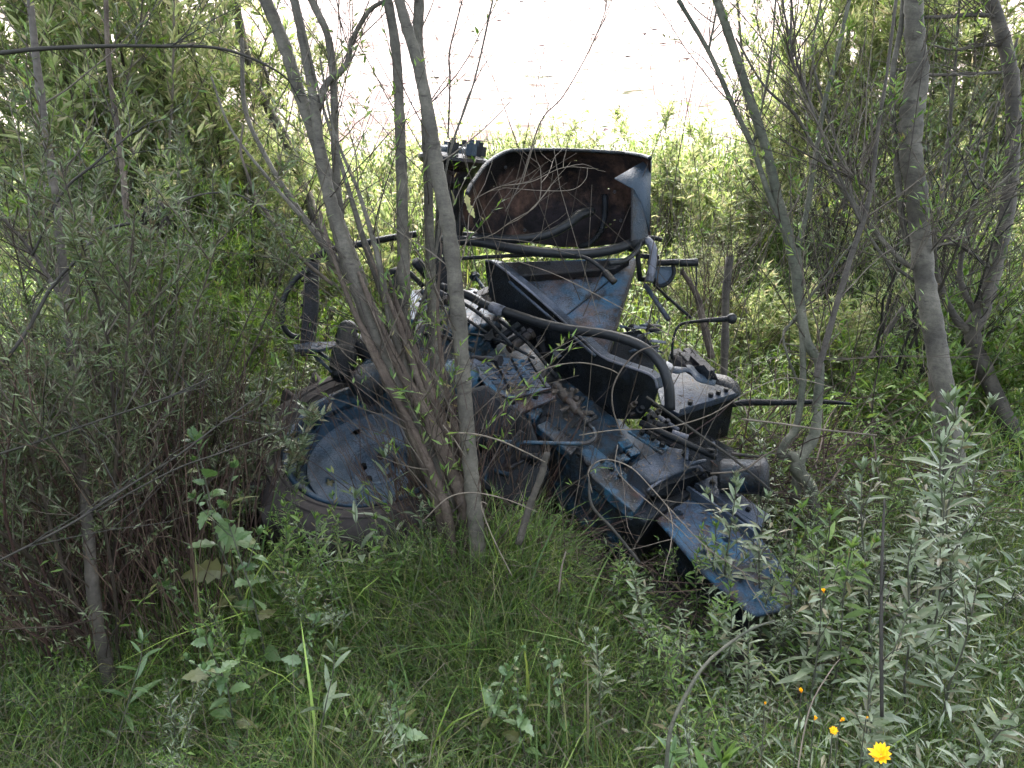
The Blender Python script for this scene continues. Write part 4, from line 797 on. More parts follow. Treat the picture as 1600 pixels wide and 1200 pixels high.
# broken dead stumps
def stump(label, pts, wd, mat='bark_old'):
    w = [P(*p) for p in pts]; base = (w[0][0], w[0][1], float(gz(w[0][0], w[0][1]))); T = thing('dead_stump', base, label, 'stump')
    sp = spline(w, 6); rr = interp([a / 2 * p[2] / FPX for a, p in zip(wd, pts)], len(sp)); mb = MB(); tube(mb, sp, rr, 10, wob=.10, rng=rg); obj('trunk', mb, M[mat], T, True)
    mb = MB()
    for k in range(5):
        a = k * 1.3; r = rr[-1]; p = sp[-1] + r * .6 * np.array([math.cos(a), math.sin(a), 0]); cyl(mb, p - [0, 0, .02], p + np.array([.003 * math.cos(a), 0, .02 + .02 * (k % 3)]), r * .35, 5, r * .05)
    obj('splinters', mb, M['bark_old'], T); return T
stump('mossy broken post-like stump behind the ball-ended lever', [(1130, 620, 4.3), (1133, 520, 4.3), (1134, 467, 4.3), (1140, 402, 4.3)], [13, 12, 12, 12], 'bark_dark')
stump('leaning dead branch stub rising beside the black control levers', [(1112, 560, 4.0), (1098, 500, 4.0), (1088, 460, 4.0), (1066, 424, 4.0)], [12, 11, 10, 7])
stump('short sawn stick poking up beside the transmission housing', [(810, 850, 2.8), (828, 790, 2.78), (845, 745, 2.76), (855, 706, 2.75)], [12, 11, 11, 10], 'bark_dark')
stump('thin dark pole leaning in the green brush left of the stout willow', [(1360, 560, 4.4), (1385, 520, 4.4), (1412, 480, 4.4)], [9, 8, 8], 'bark_dark')
# ================================================================== bare branches and dead twigs, each its own thing
def branch(label, pts, wd, mat='twig_dark', side=0, seed=0, lf=0, name='bare_branch', cat='branch', group=None):
    rng = np.random.default_rng(seed + 900); wd = [x * (.6 if mat == 'twig_pale' else 1) for x in wd]; w = [P(*p) for p in pts]; sp = spline(w, 7)
    T = thing(name, w[0], label, cat, group); mb = MB(); tube(mb, sp, interp([a / 2 * p[2] / FPX for a, p in zip(interp(wd, len(pts)), pts)], len(sp)), 7, wob=.08, rng=rng); obj('stem', mb, M[mat], T, True)
    if side:
        side = max(side, 6); mb = MB(); lb = MB()
        for k in range(side):
            p, d = along(sp, .08 + .9 * rng.random()); ln = .08 + .35 * rng.random(); tw = grow(rng, p, nrm(d + 1.0 * rdir(rng, 1, -.4, .9)[0]), ln, 6, .12); tube(mb, tw, interp([.0019, .0007], 7), 4, False)
            if k % 2:
                p2, d2 = along(tw, .5); t2 = grow(rng, p2, nrm(d2 + rdir(rng, 1)[0]), ln * .5, 4, .12); tube(mb, t2, interp([.001, .0005], 5), 3, False)
            if lf: leafy(rng, lb, tw, lf, .05, .0065, .2)
        obj('side_twigs', mb, M[mat], T)
        if lf: obj('leaves', lb, M['leaf_dull'], T)
    return T
branch('long dark horizontal branch crossing the upper left corner', [(-20, 85, 2.3), (67, 76, 2.35), (167, 72, 2.4), (233, 72, 2.45), (350, 77, 2.5), (440, 116, 2.55), (470, 160, 2.6)], [7, 7, 6, 5, 5, 3, 2], side=16, seed=1, lf=5)
branch('black arching branch rising from the left edge to the withered leaf cluster', [(-20, 600, 2.1), (40, 520, 2.15), (80, 450, 2.2), (125, 400, 2.25), (163, 360, 2.3), (233, 343, 2.35), (260, 327, 2.4), (310, 305, 2.45), (367, 303, 2.5), (420, 330, 2.5)], [6, 6, 6, 5, 5, 5, 4, 3, 3, 2], side=14, seed=2, lf=5)
branch('long straight dead stem slanting up across the bottom of the left thicket', [(-20, 885, 1.9), (60, 845, 1.95), (125, 810, 2.0), (200, 760, 2.1), (270, 717, 2.15), (340, 665, 2.25), (415, 610, 2.35)], [4, 4, 4, 4, 3, 3, 2], side=10, seed=3)
branch('second thin dead stem slanting just above the lowest one at the left', [(-20, 715, 2.05), (60, 690, 2.1), (160, 655, 2.15), (250, 625, 2.25), (330, 590, 2.35)], [4, 4, 3, 3, 2], side=9, seed=4)
branch('thin dead stem reaching right to the tyre from the left thicket', [(150, 800, 2.1), (270, 735, 2.2), (350, 706, 2.3), (430, 676, 2.4), (480, 650, 2.45)], [3, 3, 3, 2, 2], side=5, seed=5)
branch('dark forked twig climbing through the leaves at the upper left', [(50, 400, 2.4), (97, 303, 2.4), (143, 260, 2.4), (200, 213, 2.45), (215, 205, 2.45)], [4, 4, 4, 3, 2], side=10, seed=6, lf=6)
branch('green wiry shoot curving down through the leaves left of the willow', [(380, 195, 2.9), (376, 235, 2.9), (386, 270, 2.9), (403, 313, 2.95), (430, 350, 3.0), (467, 400, 3.0), (520, 445, 3.05)], [3, 4, 4, 5, 5, 6, 6], 'twig', side=8, seed=7)
branch('pale thin rising twig crossing the bright field above the mudguard', [(790, 330, 3.3), (815, 280, 3.3), (845, 190, 3.3), (880, 150, 3.3), (920, 80, 3.3), (945, 20, 3.3), (948, -10, 3.3)], [2, 2, 2.5, 2, 2, 1.6, 1.4], 'twig', side=6, seed=8)
branch('bare upright twig rising from the drum on the axle', [(700, 215, 3.7), (703, 130, 3.7), (702, 85, 3.7), (712, 40, 3.7), (725, -10, 3.7)], [3, 3, 3, 2.5, 2], 'twig', side=7, seed=9)
branch('fanned grey twig crossing in front of the rusty mudguard', [(740, 312, 3.2), (780, 292, 3.2), (830, 284, 3.2), (880, 262, 3.2), (935, 264, 3.2)], [2, 2.2, 2.4, 2, 1.4], 'twig_pale', side=6, seed=10)
branch('curled grey twig hanging in front of the mudguard', [(690, 378, 3.3), (760, 370, 3.25), (800, 345, 3.2), (840, 318, 3.2), (845, 270, 3.2), (838, 250, 3.2)], [2, 2.4, 2.4, 2, 2, 1.5], 'twig_pale', side=6, seed=11)
branch('looping pale twig above the hoses in front of the mudguard', [(785, 293, 3.2), (850, 298, 3.2), (895, 296, 3.2), (915, 280, 3.2), (918, 262, 3.2)], [1.6, 2, 2, 1.8, 1.4], 'twig_pale', seed=12)
branch('pale arched stem bending over the black channel', [(812, 620, 2.95), (830, 590, 2.95), (865, 572, 2.95), (910, 567, 2.95), (950, 576, 2.95), (968, 585, 2.95)], [2.4, 3, 3, 3, 3, 2], 'twig_pale', seed=13)
branch('thin curved stem looping over the end of the black channel', [(972, 680, 2.95), (958, 640, 2.95), (958, 605, 2.95), (975, 572, 2.95), (1000, 548, 2.95), (1030, 540, 2.98)], [2.2, 2.4, 2.4, 2.4, 2.4, 1.6], 'twig', seed=14)
branch('long pale stem sweeping from the housing up to the right over the battery tray', [(905, 680, 2.9), (960, 672, 2.9), (1040, 668, 2.9), (1110, 648, 2.9), (1170, 612, 2.9), (1230, 590, 2.95), (1300, 605, 3.0)], [2.6, 2.8, 2.8, 2.8, 2.6, 2.2, 2], 'twig_pale', seed=15)
branch('long pale stem arching down over the gearbox cover to the nose', [(925, 770, 2.8), (920, 735, 2.8), (945, 718, 2.8), (985, 730, 2.78), (1020, 765, 2.74), (1060, 810, 2.7), (1110, 860, 2.62), (1180, 905, 2.55)], [3, 3.2, 3.4, 3.4, 3.2, 3, 2.6, 2], 'twig_pale', side=2, seed=16)
branch('whitish twig running down across the front of the housing', [(965, 695, 2.82), (962, 730, 2.8), (985, 760, 2.78), (1020, 790, 2.74), (1060, 825, 2.7), (1085, 850, 2.66)], [2.6, 2.8, 3, 3, 2.6, 2], 'twig_pale', seed=17)
branch('bleached stick leaning between the willow trunks and the tractor', [(700, 676, 2.75), (740, 678, 2.74), (780, 688, 2.72), (820, 706, 2.72), (852, 722, 2.72)], [4, 4.5, 4, 3.6, 2.5], 'twig_pale', seed=18)
branch('short bleached twig stuck in the stems above the tyre', [(692, 664, 2.8), (712, 690, 2.78), (728, 715, 2.76)], [4, 3.5, 2.5], 'twig_pale', seed=19)
branch('arched bleached stalk in the grass below the willow foot', [(660, 815, 2.55), (700, 778, 2.55), (740, 770, 2.55), (790, 780, 2.52), (840, 800, 2.5)], [3, 3.5, 3.5, 3, 2], 'twig_pale', seed=20)
branch('bleached hooked stalk standing in the grass left of centre', [(800, 900, 2.45), (775, 850, 2.45), (756, 805, 2.45), (752, 785, 2.45), (762, 788, 2.45)], [3, 3, 3.2, 3, 2], 'twig_pale', seed=21)
branch('short white stub sticking out of the dry brush below the housing', [(873, 925, 2.4), (877, 890, 2.4), (884, 862, 2.4)], [5, 5, 4], 'twig_pale', seed=22)
branch('long straight brown stalk lying across the triangular blue panel', [(800, 405, 3.3), (870, 430, 3.3), (950, 470, 3.3), (1040, 520, 3.3), (1130, 575, 3.3), (1200, 620, 3.3)], [2, 2.4, 2.6, 2.6, 2.4, 2], 'twig_pale', seed=23)
branch('long brown rod fallen slanting behind the gearbox cover', [(1010, 620, 3.15), (1080, 670, 3.15), (1150, 720, 3.1), (1215, 775, 3.0)], [4, 4, 4, 3], 'twig_dark', seed=24)
branch('dark cane lying over the front brush heap', [(1110, 740, 2.9), (1160, 735, 2.9), (1190, 715, 2.9), (1215, 700, 2.9)], [3, 3, 3, 2], 'twig', seed=25)
branch('pale dry cane lying low on the brush heap right of the tray', [(1160, 655, 3.1), (1220, 662, 3.1), (1290, 672, 3.1), (1370, 680, 3.0)], [5, 5, 5, 4], 'twig_pale', seed=26)
branch('green bowed cane rising in the grass at the bottom centre right', [(1040, 1215, 1.75), (1048, 1140, 1.75), (1075, 1080, 1.78), (1110, 1030, 1.82), (1170, 985, 1.88), (1210, 970, 1.9)], [7, 6.5, 6, 5, 4, 3], 'bark_grn', seed=27)
branch('dry pale stalk standing in the grass beside the largest yellow flower', [(1245, 1215, 1.75), (1255, 1150, 1.78), (1270, 1095, 1.8), (1300, 1045, 1.85), (1312, 1030, 1.86)], [4, 4, 3.5, 3, 2], 'twig_pale', seed=28)
branch('tall thin brown stalk rising behind the largest yellow flower', [(1378, 1120, 1.9), (1377, 1000, 1.92), (1378, 880, 1.98), (1382, 780, 2.05)], [6, 6, 5, 3], 'twig_dark', side=6, seed=29)
branch('thick dead twig leaning against the lower side of the housing', [(1000, 880, 2.65), (960, 830, 2.68), (925, 790, 2.72), (920, 745, 2.75)], [5, 5, 5, 3], 'twig_dark', seed=30)
# thin withered leaf cluster hanging on the black branch
rng = np.random.default_rng(55); lb = MB(); pc = P(235, 330, 2.33)
leaves(lb, pc + .02 * rng.standard_normal((26, 3)), rdir(rng, 26, -1, .3), .05, .014, rng, 'lance', .5)
T = thing('withered_leaves', pc, 'black withered leaf bunch hanging from the arching branch', 'leaf bunch'); obj('leaves', lb, plain('withered', (.02, .017, .014), .8), T)
# ================================================================== shrubs
S1 = [shrub_mesh(s, 2.0, 9, .55, 9, 24, .055, .0072, kind='lite', bare=.18, twigs=3) for s in (101, 102)]
S2 = [shrub_mesh(s, 1.3, 10, .75, 8, 22, .060, .0085, kind='lance', bare=.08, twigs=3, r0=.005) for s in (111, 112)]
S3 = [shrub_mesh(s, 1.0, 12, .9, 6, 16, .075, .015, kind='lance', bare=.1, twigs=2, r0=.004) for s in (121, 122)]
S4 = [shrub_mesh(s, 1.8, 10, .5, 9, 5, .05, .008, kind='lite', bare=.1, twigs=4, wander=.16) for s in (131, 132)]   # nearly bare brush
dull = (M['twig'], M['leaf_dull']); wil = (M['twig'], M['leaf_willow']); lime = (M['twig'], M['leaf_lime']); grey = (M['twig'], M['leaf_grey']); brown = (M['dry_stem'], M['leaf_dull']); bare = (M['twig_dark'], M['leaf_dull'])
SD = [shrub_mesh(s, 2.0, 11, .5, 10, 40, .065, .0105, kind='lite', bare=.12, twigs=3) for s in (141, 142)]   # densely leaved
SH = [
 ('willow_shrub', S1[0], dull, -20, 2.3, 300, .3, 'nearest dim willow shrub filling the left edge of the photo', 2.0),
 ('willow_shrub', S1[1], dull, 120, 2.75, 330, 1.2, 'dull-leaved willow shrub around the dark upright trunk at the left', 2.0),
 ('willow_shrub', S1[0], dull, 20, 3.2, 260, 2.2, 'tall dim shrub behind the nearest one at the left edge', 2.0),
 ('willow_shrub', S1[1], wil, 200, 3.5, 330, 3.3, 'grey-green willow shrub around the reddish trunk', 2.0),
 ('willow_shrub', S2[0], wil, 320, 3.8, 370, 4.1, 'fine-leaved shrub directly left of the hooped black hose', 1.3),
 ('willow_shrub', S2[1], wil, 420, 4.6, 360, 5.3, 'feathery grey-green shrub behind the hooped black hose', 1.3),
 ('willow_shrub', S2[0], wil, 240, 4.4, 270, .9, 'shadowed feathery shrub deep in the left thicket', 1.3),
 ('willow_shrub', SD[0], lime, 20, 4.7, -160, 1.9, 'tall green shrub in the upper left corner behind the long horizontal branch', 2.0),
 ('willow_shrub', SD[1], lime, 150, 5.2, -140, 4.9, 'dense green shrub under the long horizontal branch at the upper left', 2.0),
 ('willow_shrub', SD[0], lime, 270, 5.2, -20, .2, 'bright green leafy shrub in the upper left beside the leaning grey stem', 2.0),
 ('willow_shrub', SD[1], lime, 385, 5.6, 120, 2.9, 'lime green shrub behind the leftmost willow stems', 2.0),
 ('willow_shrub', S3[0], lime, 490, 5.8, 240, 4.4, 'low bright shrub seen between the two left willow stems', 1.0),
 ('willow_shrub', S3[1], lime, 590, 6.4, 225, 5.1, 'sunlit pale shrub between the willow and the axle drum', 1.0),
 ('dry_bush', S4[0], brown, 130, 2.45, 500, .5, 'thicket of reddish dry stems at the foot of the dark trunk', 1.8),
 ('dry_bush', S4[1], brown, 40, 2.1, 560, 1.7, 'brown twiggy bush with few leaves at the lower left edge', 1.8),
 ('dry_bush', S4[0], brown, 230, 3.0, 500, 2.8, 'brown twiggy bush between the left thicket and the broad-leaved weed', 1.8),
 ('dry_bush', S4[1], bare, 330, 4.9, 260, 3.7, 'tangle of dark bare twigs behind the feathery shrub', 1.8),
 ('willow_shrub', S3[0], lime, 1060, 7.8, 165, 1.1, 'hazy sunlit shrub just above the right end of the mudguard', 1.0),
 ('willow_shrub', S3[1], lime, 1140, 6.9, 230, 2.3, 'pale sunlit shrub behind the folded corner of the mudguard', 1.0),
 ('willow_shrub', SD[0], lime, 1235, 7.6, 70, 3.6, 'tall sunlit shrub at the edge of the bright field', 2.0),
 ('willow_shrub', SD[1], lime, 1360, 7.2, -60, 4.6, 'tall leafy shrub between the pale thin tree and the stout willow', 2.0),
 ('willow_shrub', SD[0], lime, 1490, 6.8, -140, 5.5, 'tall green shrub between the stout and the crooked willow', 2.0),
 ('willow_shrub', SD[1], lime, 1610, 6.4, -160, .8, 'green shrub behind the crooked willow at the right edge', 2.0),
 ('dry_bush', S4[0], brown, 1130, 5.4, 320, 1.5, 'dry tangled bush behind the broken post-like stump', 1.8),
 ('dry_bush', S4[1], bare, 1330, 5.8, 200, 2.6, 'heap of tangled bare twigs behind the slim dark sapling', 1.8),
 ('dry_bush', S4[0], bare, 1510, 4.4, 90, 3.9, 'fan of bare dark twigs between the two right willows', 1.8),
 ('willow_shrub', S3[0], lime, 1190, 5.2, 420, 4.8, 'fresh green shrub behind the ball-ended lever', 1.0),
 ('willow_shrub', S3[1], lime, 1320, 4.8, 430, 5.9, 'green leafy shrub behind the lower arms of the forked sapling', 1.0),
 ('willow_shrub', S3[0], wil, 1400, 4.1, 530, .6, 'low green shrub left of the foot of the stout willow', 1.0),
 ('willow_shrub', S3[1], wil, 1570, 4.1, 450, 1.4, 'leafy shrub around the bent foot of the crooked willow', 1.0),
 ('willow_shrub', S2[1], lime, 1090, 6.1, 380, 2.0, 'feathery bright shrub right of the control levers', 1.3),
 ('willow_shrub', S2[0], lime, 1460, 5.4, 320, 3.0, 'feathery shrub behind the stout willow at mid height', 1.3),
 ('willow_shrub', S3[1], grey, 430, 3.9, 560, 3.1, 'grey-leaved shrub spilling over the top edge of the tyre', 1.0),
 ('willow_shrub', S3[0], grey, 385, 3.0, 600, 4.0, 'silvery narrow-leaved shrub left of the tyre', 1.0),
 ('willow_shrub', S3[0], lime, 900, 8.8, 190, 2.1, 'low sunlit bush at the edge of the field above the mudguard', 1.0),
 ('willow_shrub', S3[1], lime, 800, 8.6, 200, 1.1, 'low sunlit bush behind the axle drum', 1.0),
]
for nm, pr, mt, px, Y, pt, rot, lab, h0 in SH:
    loc, h = by_top(px, Y, pt); plant(nm, pr, loc, max(.35, h / (h0 * .88)), rot, lab, 'shrub' if nm == 'willow_shrub' else 'bush', mt)
# ================================================================== herbs
W1 = [weed_mesh(s, .6, 34, .085, .016, side=4, r0=.0035) for s in (201, 202, 203)]                      # lance-leaved
W2 = [weed_mesh(s, .8, 18, .12, .062, kind='broad', side=2, r0=.005, topbunch=6, droop=.5) for s in (211, 212)]
W3 = [weed_mesh(s, .4, 14, .10, .017, side=0, r0=.0028, topbunch=7, stems=1, droop=.25) for s in (221,)]
W4 = [weed_mesh(s, .5, 30, .055, .010, kind='lance', side=9, r0=.0025, stems=3, lean=.5) for s in (231, 232)]
st = M['bark_grn']
WD = [
 (W1[0], 'leaf_grey', 1525, 2.35, 612, .2, 'tallest silvery weed standing in front of the foot of the stout willow'),
 (W1[1], 'leaf_grey', 1478, 2.5, 655, 1.4, 'silvery weed against the base of the stout willow trunk'),
 (W1[2], 'leaf_grey', 1590, 2.1, 690, 2.6, 'silvery weed at the right edge below the crooked willow'),
 (W1[0], 'leaf_grey', 1170, 2.45, 725, 3.4, 'bushy narrow-leaved weed overhanging the nose of the tractor'),
 (W1[1], 'leaf_grey', 1225, 2.4, 760, 4.5, 'narrow-leaved weed just right of the tractor nose'),
 (W1[2], 'leaf_willow', 1320, 2.3, 740, 5.0, 'green weed beside the foot of the forked sapling'),
 (W1[0], 'leaf_grey', 1400, 2.2, 745, .9, 'grey-green weed in the middle of the right-hand herb bank'),
 (W1[1], 'leaf_grey', 1300, 2.0, 850, 1.9, 'narrow-leaved weed behind the small orange flower'),
 (W1[2], 'leaf_grey', 1480, 1.95, 830, 3.0, 'grey weed with drooping leaves low in the right herb bank'),
 (W1[0], 'leaf_grey', 1570, 1.8, 890, 4.0, 'large-leaved grey weed in the lower right corner area'),
 (W1[1], 'leaf_grey', 1420, 1.7, 960, 5.2, 'nearest grey weed above the largest yellow flower'),
 (W1[2], 'leaf_willow', 1120, 2.2, 890, .6, 'bushy weed covering the lower end of the tractor nose'),
 (W1[0], 'leaf_grey', 1030, 2.2, 880, 1.7, 'pale lance-leaved weed below the blue nose'),
 (W1[1], 'leaf_willow', 955, 2.35, 845, 2.7, 'green weed in front of the dark side of the housing'),
 (W1[2], 'leaf_grey', 1190, 1.95, 960, 3.8, 'weed with hanging leaves between the nose and the yellow flowers'),
 (W3[0], 'leaf_grey', 622, 2.45, 712, .4, 'single upright weed with long pale leaves in front of the rim'),
 (W3[0], 'leaf_grey', 552, 2.4, 760, 2.1, 'small upright weed left of the pale one in front of the rim'),
 (W2[0], 'leaf_broad', 345, 2.3, 665, 1.0, 'tall broad-leaved weed left of the tyre'),
 (W2[1], 'leaf_broad', 385, 2.15, 790, 2.4, 'broad toothed-leaved weed in front of the left end of the tyre'),
 (W2[0], 'leaf_broad', 330, 1.85, 940, 3.5, 'low broad-leaved weed at the lower left with a withered leaf'),
 (W3[0], 'leaf_broad', 130, 1.8, 1010, 4.4, 'weed with long drooping leaves in the dark lower left corner'),
 (W2[1], 'leaf_broad', 760, 1.85, 1010, 5.4, 'small lobed-leaved weed in the grass at the bottom centre'),
 (W2[0], 'leaf_broad', 830, 1.75, 1085, .3, 'lowest lobed-leaved weed at the bottom centre'),
 (W3[0], 'leaf_broad', 1050, 1.6, 1085, 1.5, 'weed with long smooth leaves at the bottom right of centre'),
 (W1[0], 'leaf_willow', 500, 2.3, 800, 2.9, 'fine green weed in the grass below the tyre'),
 (W2[0], 'leaf_lime', 735, 2.95, 300, 1.1, 'x'),
 (W1[2], 'leaf_willow', 700, 2.6, 790, .7, 'leafy weed at the foot of the willow'),
 (W4[0], 'leaf_willow', 1260, 3.2, 700, .7, 'leafy herb in the brush heap right of the nose'),
 (W4[1], 'leaf_willow', 1350, 2.9, 690, 1.7, 'leafy herb between the forked sapling and the stout willow'),
 (W4[0], 'leaf_grey', 1440, 2.6, 740, 2.7, 'fine-leaved herb below the stout willow'),
 (W4[1], 'leaf_grey', 1540, 2.5, 720, 3.7, 'fine-leaved herb behind the tallest silvery weed'),
 (W4[0], 'leaf_willow', 1100, 1.9, 960, 4.7, 'fine-leaved herb among the grass below the tractor nose'),
 (W4[1], 'leaf_willow', 440, 2.0, 900, 5.7, 'fine-leaved herb in the dark grass left of centre'),
 (W1[1], 'leaf_willow', 455, 2.42, 800, 5.2, 'leafy green weed against the lower left side of the tyre'),
 (W1[0], 'leaf_grey', 590, 2.4, 830, 1.2, 'low pale weed below the rim of the wheel'),
 (W4[0], 'leaf_willow', 660, 2.35, 840, 2.2, 'fine-leaved herb below the willow trunks'),
 (W1[2], 'leaf_willow', 1250, 2.25, 850, 2.2, 'leafy weed hiding the right corner of the tractor nose'),
 (W4[1], 'leaf_grey', 1200, 2.3, 880, 1.2, 'fine-leaved herb directly below the end of the tractor nose'),
 (W1[1], 'leaf_grey', 1260, 2.1, 930, 3.1, 'pale weed below the right corner of the tractor nose'),
 (W1[0], 'leaf_willow', 900, 2.3, 880, .1, 'green weed below the dark side of the housing'),
 (W4[1], 'leaf_willow', 820, 2.3, 900, .9, 'fine-leaved herb in the dead sticks below the housing'),
 (W1[2], 'leaf_grey', 1080, 2.1, 950, 2.9, 'pale weed in front of the weeds under the blue nose'),
 (W2[1], 'leaf_broad', 300, 2.2, 860, 4.4, 'broad-leaved weed with hanging leaves at the edge of the dry stems'),
 (W1[0], 'leaf_willow', 420, 2.3, 815, 3.3, 'leafy weed right of the tall broad-leaved one'),
 (W4[0], 'leaf_grey', 520, 2.3, 825, 4.3, 'fine-leaved herb in front of the tyre'),
 (W1[1], 'leaf_willow', 700, 2.3, 850, 5.3, 'green weed in the grass in front of the willow foot'),
 (W2[1], 'leaf_broad', 450, 2.0, 960, .3, 'broad-leaved weed in the grass below the tyre'),
 (W2[0], 'leaf_broad', 640, 1.7, 1090, 1.3, 'broad-leaved weed at the bottom left of centre'),
 (W2[1], 'leaf_broad', 880, 1.9, 1030, 2.6, 'small broad-leaved weed right of the bottom centre'),
 (W1[2], 'leaf_grey', 950, 1.9, 985, 4.6, 'pale lance-leaved weed in the grass right of centre'),
 (W1[0], 'leaf_willow', 1330, 2.05, 830, .6, 'green weed right of the lone orange flower'),
 (W1[1], 'leaf_grey', 1500, 2.1, 760, 2.2, 'pale weed in front of the tallest silvery weed'),
 (W1[2], 'leaf_grey', 1380, 1.6, 1040, 2.9, 'grey weed just right of the largest yellow flower'),
 (W4[1], 'leaf_willow', 1010, 1.9, 1010, 3.6, 'fine-leaved herb below the pale lance-leaved weeds'),
 (W3[0], 'leaf_grey', 470, 1.75, 1030, 4.9, 'long-leaved weed in the grass of the lower left'),
 (W4[0], 'leaf_willow', 330, 1.6, 1120, 5.9, 'fine-leaved herb at the bottom edge left of centre'),
 (W1[2], 'leaf_willow', 480, 2.45, 775, 3.9, 'leafy weed in front of the lower edge of the tyre'),
 (W1[0], 'leaf_grey', 655, 2.5, 770, .9, 'pale weed between the tyre and the willow foot'),
 (W4[1], 'leaf_willow', 590, 2.45, 790, 1.9, 'fine-leaved herb under the rim of the wheel'),
 (W4[0], 'leaf_willow', 415, 2.5, 770, 2.9, 'fine-leaved herb at the left end of the tyre'),
 (W1[1], 'leaf_willow', 1235, 2.5, 800, .4, 'green weed over the right edge of the tractor nose'),
 (W1[2], 'leaf_grey', 1160, 2.15, 920, 5.1, 'pale weed before the end of the tractor nose'),
 (W1[0], 'leaf_willow', 1570, 2.8, 600, 2.5, 'tall green weed before the bent foot of the crooked willow'),
 (W4[0], 'leaf_grey', 1240, 3.0, 660, 4.4, 'pale herb growing through the stick heap beside the forked sapling'),
 (W4[1], 'leaf_willow', 1130, 3.5, 660, .2, 'herb behind the battery box'),
 (W1[1], 'leaf_willow', 540, 2.5, 765, .1, 'tall leafy weed hiding the front of the tyre'),
 (W1[2], 'leaf_willow', 610, 2.35, 800, 2.7, 'green weed in the tall grass in front of the tyre'),
 (W4[0], 'leaf_willow', 470, 2.35, 800, 5.1, 'bushy fine-leaved herb before the lower left of the tyre'),
 (W4[1], 'leaf_willow', 770, 2.5, 800, 3.1, 'fine-leaved herb right of the willow foot'),
 (W1[0], 'leaf_willow', 1090, 2.45, 850, 1.1, 'green weed against the left edge of the tractor nose'),
 (W4[0], 'leaf_willow', 1040, 2.4, 870, 3.4, 'herb in the shadow under the tractor nose'),
 (W1[1], 'leaf_grey', 1215, 2.35, 850, 5.9, 'pale weed growing up through the end of the tractor nose'),
 (W4[1], 'leaf_willow', 880, 2.5, 850, 4.2, 'fine-leaved herb against the dark side of the housing'),
 (W1[2], 'leaf_willow', 800, 2.55, 810, 1.6, 'green weed below the side of the housing'),
 (W1[0], 'leaf_willow', 735, 2.5, 785, 2.1, 'green weed right before the rightmost willow stem'),
 (W4[0], 'leaf_willow', 690, 2.5, 800, 1.3, 'fine-leaved herb around the feet of the willow stems'),
 (W4[1], 'leaf_lime', 640, 2.45, 800, 2.6, 'bright fine-leaved herb left of the willow feet'),
 (W1[2], 'leaf_willow', 1130, 2.5, 800, 5.6, 'green weed leaning over the middle of the nose plate'),
 (W4[1], 'leaf_grey', 1265, 2.55, 820, 3.6, 'pale fine-leaved herb right of the nose plate'),
 (W4[0], 'leaf_willow', 60, 1.8, 1040, 2.4, 'fine-leaved herb in the lower left corner'),
 (W4[1], 'leaf_grey', 230, 1.7, 1080, 3.4, 'pale fine-leaved herb in the bottom left grass'),
 (W4[0], 'leaf_grey', 650, 1.6, 1120, 4.4, 'pale fine-leaved herb at the bottom left of centre'),
 (W4[1], 'leaf_grey', 1150, 1.6, 1110, 5.4, 'fine-leaved herb left of the yellow flowers'),
 (W1[2], 'leaf_grey', 1540, 1.55, 1050, .4, 'grey weed in the bottom right corner'),
 (W3[0], 'leaf_willow', 1100, 1.45, 1110, 2.2, 'weed with a broad smooth leaf beside the bowed cane'),
]
H0 = {id(a): h for L_, h in ((W1, .6), (W2, .8), (W3, .4), (W4, .5)) for a in L_}
for pr, mt, px, Y, pt, rot, lab in WD:
    if lab == 'x': continue
    loc, h = by_top(px, Y, pt); plant('weed', pr, loc, float(np.clip(h / H0[id(pr)], .5, 1.7)), rot, lab, 'weed', (st, M[mt]), tilt=(rg.normal() * .08, rg.normal() * .08))
# a young climber shoot with a lit leaf in front of the mudguard
T = thing('leafy_shoot', P(738, 420, 3.3), 'shoot with a glowing yellow-green leaf in front of the left end of the mudguard', 'shoot')
mb = MB(); tube(mb, spline([P(750, 450, 3.3), P(735, 380, 3.3), P(722, 330, 3.3), P(728, 300, 3.3)], 6), .0018, 5); obj('stem', mb, M['twig_dark'], T)
rng = np.random.default_rng(8); lb = MB(); leaves(lb, [P(728, 303, 3.3), P(730, 318, 3.3)], [[.2, 0, -1], [.5, -.2, -.8]], .06, .03, rng, 'broad', .1, N=np.array([[0, -1., .2]] * 2)); obj('leaves', lb, M['leaf_lime'], T)
# ================================================================== yellow flowers
def flower(label, px, py, d, wpx, tilt, bud=False):
    p = P(px, py, d); r = wpx / 2 * d / FPX; g = float(gz(p[0], p[1])); base = np.array([p[0] + .03, p[1] + .04, g])
    T = thing('yellow_flower', base, label, 'flower'); n = nrm(tilt); u = nrm(np.cross(n, [.3, .1, 1])); v = np.cross(n, u)
    mb = MB(); tube(mb, spline([base, (base + p) / 2 + [.015, .01, .03], p - n * .004], 6), .0013, 5); obj('stem', mb, st, T)
    rng = np.random.default_rng(int(px)); pb = MB(); k = 13 if not bud else 7
    a = np.arange(2 * k) / (2 * k) * 6.283 * 2 + rng.normal(0, .08, 2 * k); el = np.where(np.arange(2 * k) < k, .25, .75) + (0.9 if bud else .1)
    D = np.cos(a)[:, None] * u + np.sin(a)[:, None] * v; D = D * np.cos(el)[:, None] + n * np.sin(el)[:, None]
    leaves(pb, p + D * r * .12, D, r * rng.uniform(.65, 1.1, 2 * k), r * .42, rng, 'long', 0, N=np.tile(n, (2 * k, 1))); obj('petals', pb, M['petal'], T)
    mb = MB(); lathe(mb, [(0, .1 * r), (.16 * r, .06 * r), (.2 * r, 0), (.12 * r, -.25 * r), (0, -.3 * r)], p, n, 12); obj('flower_eye', mb, M['flower_eye'], T, True)
    return T
flower('largest yellow flower, open wide at the bottom right', 1377, 1180, 1.62, 36, (-.45, -.15, .85))
